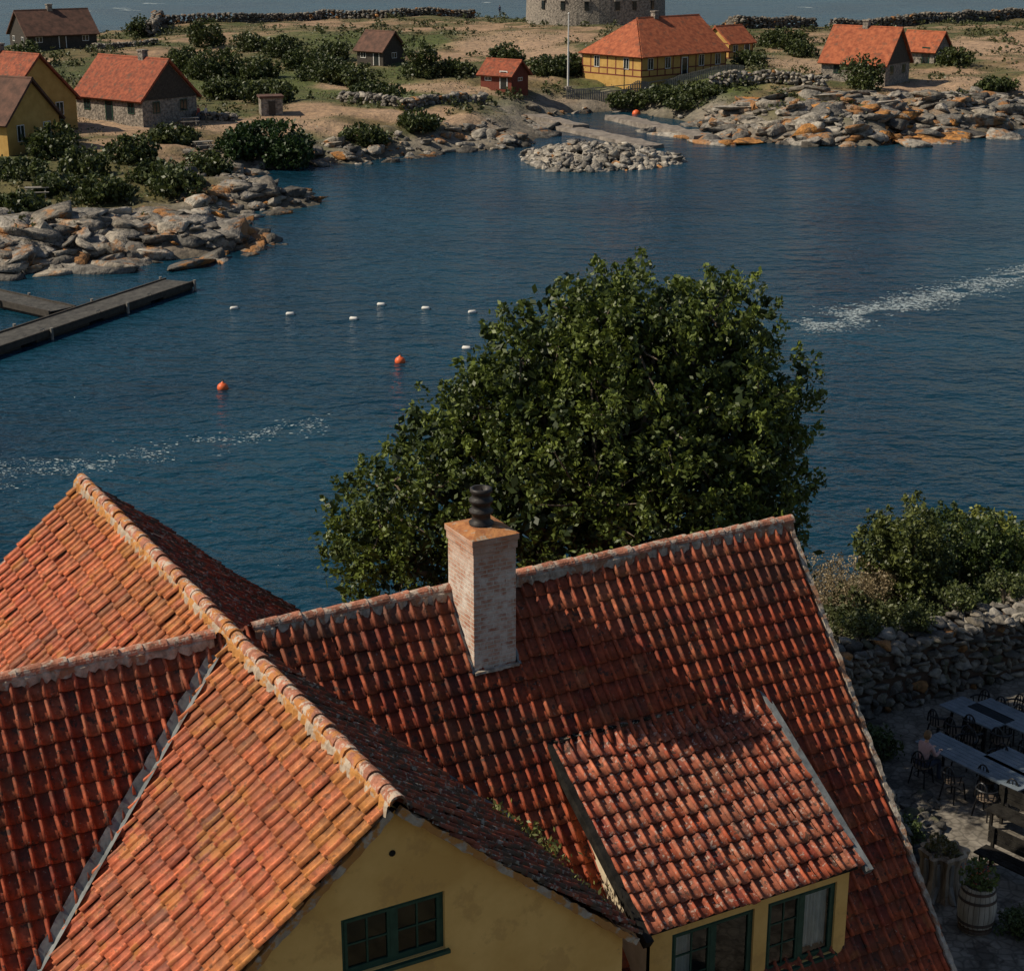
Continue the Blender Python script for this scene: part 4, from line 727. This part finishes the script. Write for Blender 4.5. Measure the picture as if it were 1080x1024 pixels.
# ---------------------------------------------------------------- people
Mskin=mat("skin",(.50,.29,.20),(.55,.33,.23),5,.6)
def skinmesh(name,V,E_,rad,root,mt,parent,sub=1):
    me=bpy.data.meshes.new(name); me.from_pydata(V,E_,[]); o=bpy.data.objects.new(name,me); sc.collection.objects.link(o); o.parent=parent; me.materials.append(mt)
    sm=o.modifiers.new("skin",'SKIN'); sv=me.skin_vertices[0].data
    for i,r in enumerate(rad): sv[i].radius=(r,r) if not isinstance(r,tuple) else r; sv[i].use_root=(i==root)
    sm.use_smooth_shade=True; o.modifiers.new("sub",'SUBSURF').levels=sub; o.modifiers["sub"].render_levels=sub; return o
def person(name,x,y,z,yaw,top,legc,hair,sit=False,arms=0.,s=1.,hands=True):
    E=empty(name,(x,y,z),yaw); E.scale=(s,s,s); ph=.52 if sit else .93; f=0.
    mt=mat(name+"_top",top,tuple(c*.8 for c in top),12,.85); ml=mat(name+"_trousers",legc,None,8,.85); mh=mat(name+"_hair",hair,None,30,.6)
    kn=[(.12*sx,.44,.53) if sit else (.10*sx,.03+.1*sx*.6,.50) for sx in(-1,1)]; an=[(.13*sx,.42,.09) if sit else (.11*sx,-.02+.14*sx,.09) for sx in(-1,1)]
    V=[(0,0,ph)]; Ed=[];rd=[.12]
    for i,sx in enumerate((-1,1)):
        b0=len(V); V+=[(.09*sx,0.02,ph-.03),kn[i],an[i],(an[i][0]*1.1,an[i][1]+.15,an[i][2]-.05)]; Ed+=[(0,b0),(b0,b0+1),(b0+1,b0+2),(b0+2,b0+3)]; rd+=[.095,.065,.04,.035]
    skinmesh("legs",V,Ed,rd,0,ml,E)
    ln=.08 if sit else 0; sh=ph+.48
    V=[(0,0,ph+.02),(0,ln*.3,ph+.18),(0,ln*.8,ph+.38),(0,ln,ph+.52)];Ed=[(0,1),(1,2),(2,3)];rd=[(.14,.11),(.13,.10),(.155,.11),.055]; wr=[]
    for sx in (-1,1):
        b0=len(V); el=(.23*sx,ln+.08,ph+.24) if sit else (.23*sx,-.03,ph+.20); w_=(.14*sx,ln+.33,ph+.25) if sit else (.25*sx,.06+arms*.1,ph-.02)
        V+=[(.16*sx,ln,sh-.02),el,w_]; Ed+=[(2,b0),(b0,b0+1),(b0+1,b0+2)]; rd+=[.062,.045,.033]; wr.append((el,w_))
    skinmesh("torso_and_sleeves",V,Ed,rd,0,mt,E)
    for i,sx in enumerate((-1,1)):
        el,w_=Vector(wr[i][0]),Vector(wr[i][1]); d=(w_-el).normalized(); side=Vector((-sx,0,0)); V=[tuple(w_),tuple(w_+d*.07)];Ed=[(0,1)];rd=[.024,(.034,.016)]
        for k in range(4 if hands else 0):
            b0=len(V); r0=w_+d*.085+side*(.026-.018*k); l=(.065,.075,.07,.055)[k]; V+=[tuple(r0),tuple(r0+d*l*.55+Vector((0,0,-.006))),tuple(r0+d*l+Vector((0,0,-.022)))]; Ed+=[(1,b0),(b0,b0+1),(b0+1,b0+2)]; rd+=[.009,.0085,.007]
        if hands: b0=len(V); V+=[tuple(w_+d*.03+side*.035),tuple(w_+d*.07+side*.055)]; Ed+=[(0,b0),(b0,b0+1)]; rd+=[.011,.009]
        skinmesh("hand",V,Ed,rd,0,Mskin,E)
    hc=Vector((0,ln+.03,sh+.20)); skinmesh("neck",[(0,ln,sh-.0),(0,ln+.015,sh+.12)],[(0,1)],[.052,.048],0,Mskin,E)
    bm=bmesh.new(); bmesh.ops.create_uvsphere(bm,u_segments=20,v_segments=14,radius=1)
    for v in bm.verts:
        X,Y,Z=v.co; k=1-.22*max(0,-Z)**1.5; nose=.028*math.exp(-((X/.18)**2+((Z+.05)/.25)**2))*(1 if Y>0 else 0); v.co=(X*.074*k,Y*.092*k+nose,Z*.115)
        if Y>.5 and -.75<Z<-.5: v.co.y+=.006
    me=bpy.data.meshes.new("head"); bm.to_mesh(me); bm.free(); me.polygons.foreach_set("use_smooth",[True]*len(me.polygons)); me.materials.append(Mskin); o=bpy.data.objects.new("head",me); sc.collection.objects.link(o); o.parent=E; o.location=hc
    b=Box()
    for sx in (-1,1): b.lathe([(0,-.011),(.011,0),(0,.011)],8,(sx*.028,.083,.008))
    b.box(-.022,.022,.082,.089,-.058,-.052); o=b.mk("eyes_and_mouth",mh,E); o.location=hc
    b=Box()
    for sx in (-1,1): b.lathe([(0,-.03),(.013,-.01),(.016,.015),(0,.03)],8,(sx*.074,0,0))
    o=b.mk("ears",Mskin,E,True); o.location=hc
    bm=bmesh.new(); bmesh.ops.create_uvsphere(bm,u_segments=20,v_segments=14,radius=1); dl=[v for v in bm.verts if (v.co.y>.25 and v.co.z<.42) or v.co.z<-.75]; bmesh.ops.delete(bm,geom=dl,context='VERTS')
    for v in bm.verts: X,Y,Z=v.co; q=1+.04*math.sin(X*20)*math.sin(Z*17); v.co=(X*.084*q,Y*.102*q-.006,Z*.125*q+.006)
    me=bpy.data.meshes.new("hair"); bm.to_mesh(me); bm.free(); me.materials.append(mh); o=bpy.data.objects.new("hair",me); sc.collection.objects.link(o); o.parent=E; o.location=hc
    return E
person("seated_person",person_at[0],person_at[1],G0+.0,TY,(.48,.30,.28),(.05,.06,.09),(.16,.09,.04),True)
for (x,y,yw,t,l,h) in ((527,16,.3,(.10,.12,.2),(.05,.05,.06),(.05,.03,.02)),(561,24,2.5,(.5,.48,.42),(.08,.09,.14),(.2,.12,.05)),(210,130,1.2,(.30,.08,.06),(.06,.07,.1),(.04,.03,.02)),(218,131,-1.9,(.45,.45,.45),(.1,.09,.07),(.25,.17,.08))):
    p=P(x,y); person("walking_person",p.x,p.y,p.z,yw,t,l,h,hands=True)
def picnic(px,py,yaw):
    p=P(px,py);E=empty("picnic_table",p,yaw); b=Box(); b.box(-.9,.9,-.38,.38,.7,.75).box(-.9,.9,-.85,-.6,.42,.47).box(-.9,.9,.6,.85,.42,.47)
    for sx in (-.6,.6): b.beam((sx,-.75,0),(sx,-.25,.7),.06,.1,(1,0,0)).beam((sx,.75,0),(sx,.25,.7),.06,.1,(1,0,0)).beam((sx,-.8,.38),(sx,.8,.38),.06,.08)
    b.mk("planks",Mgray,E)
picnic(200,134,.3); picnic(40,210,.2); picnic(215,160,.5)
# ---------------------------------------------------------------- barrel, stump, bench
Mst=mat("barrel_staves",(.24,.20,.15),(.42,.37,.30),5,.85,.5,14,stretch=(1,1,.15)); Mhoop=mat("rusty_hoop",(.05,.04,.035),(.11,.07,.05),8,.6)
p=flat(1028,978,G0+.03); E=empty("barrel_planter",p); b=Box(); n=22; prof=[(.30,0),(.345,.2),(.37,.42),(.37,.55),(.345,.78),(.30,.98),(.27,.98),(.27,.90),(0,.90)]
for k in range(n):
    a0=2*math.pi*(k+.04)/n;a1=2*math.pi*(k+.96)/n; b0=len(b.V)
    for r,z in prof[:7]:
        b.V+=[(r*math.cos(a0),r*math.sin(a0),z),(r*1.008*math.cos((a0+a1)/2),r*1.008*math.sin((a0+a1)/2),z),(r*math.cos(a1),r*math.sin(a1),z)]
    for i in range(6): b.F+=[(b0+3*i,b0+3*i+1,b0+3*i+4,b0+3*i+3),(b0+3*i+1,b0+3*i+2,b0+3*i+5,b0+3*i+4)]
b.mk("staves",Mst,E); b=Box()
for z,r in ((.06,.322),(.24,.358),(.72,.362),(.9,.326)): b.lathe([(r,z-.03),(r+.008,z-.03),(r+.008,z+.03),(r,z+.03)],26)
b.mk("hoops",Mhoop,E); Box().lathe([(.335,.1),(.355,.4),(.335,.8),(.28,.9),(0,.91)],20).mk("soil_and_lining",Mdeck,E)
L,Cv,_=clumpcloud([(0,0,1.1,.28,1)],60,22,.06,.14,(.04,.06,.015),(.16,.20,.05),.3); leaves("plant",L,rng.uniform(.03,.06,len(L)),Cv,Mleaf,E)
fl=rng.normal(size=(60,3))*np.array([.15,.15,.1])+np.array([0,0,1.25]); leaves("flowers",fl,np.full(60,.025),np.tile([.45,.10,.04],(60,1)),Mleaf,E,.8)
p=flat(992,938,G0+.03); E=empty("tree_stump_planter",p); b=Box(); prof=[(.62,-.05),(.50,.12),(.43,.4),(.42,.7),(.48,.9),(.40,.93),(.3,.85),(0,.84)]; b.lathe(prof,34,(0,0,0),.14); b.mk("stump",mat("old_stump",(.11,.08,.055),(.38,.29,.20),4,.95,.9,9,stretch=(1,1,.12),bdist=.05),E)
b=Box()
for k in range(9): a_=k*.7; b.tube([(.40*math.cos(a_),.40*math.sin(a_),.8),(.36*math.cos(a_),.36*math.sin(a_),.3),(.62*math.cos(a_),.62*math.sin(a_),0)],[.05,.08,.05],6)
b.mk("roots",Mgray,E)
L,Cv,_=clumpcloud([(0,0,.98,.32,.5)],50,20,.06,.08,(.05,.06,.02),(.20,.16,.06),.3); leaves("plant",L,rng.uniform(.03,.06,len(L)),Cv,Mleaf,E)
def bench(px,py,yaw,L=1.7):
    p=flat(px,py,G0+.03);E=empty("wooden_bench",p,yaw); b=Box()
    for i in range(4): b.box(-L/2,L/2,-.22+i*.115,-.12+i*.115,.42,.455)
    for i in range(3): b.box(-L/2,L/2,.25,.28,.52+i*.13,.63+i*.13)
    for sx in (-L/2+.15,L/2-.15): b.box(sx-.03,sx+.03,-.2,-.14,0,.419).box(sx-.03,sx+.03,.19,.249,0,.9).box(sx-.03,sx+.03,-.139,.189,.34,.40)
    b.mk("planks",Mblk,E)
bench(1075,935,R(-50),2.0); bench(1085,888,R(-50),2.0)
ps=[];
for i in range(150): q=flat(random.uniform(925,985),random.uniform(840,915),G0); ps.append((q.x,q.y,G0+.06))
s=rng.uniform(.08,.26,150); rocks("edging_stones",ps,np.column_stack([s*1.2,s,s*.7]),rcol(150,.6,0),Mbw)
for (x,y,r,h) in ((925,800,.5,.6),(950,895,.4,.5),(1075,985,.3,.3)): q=flat(x,y,G0); nbush("potted_shrub",q.x,q.y,G0,r,h,(.03,.045,.015),(.10,.13,.04),40,(.03,.06))
print("done")
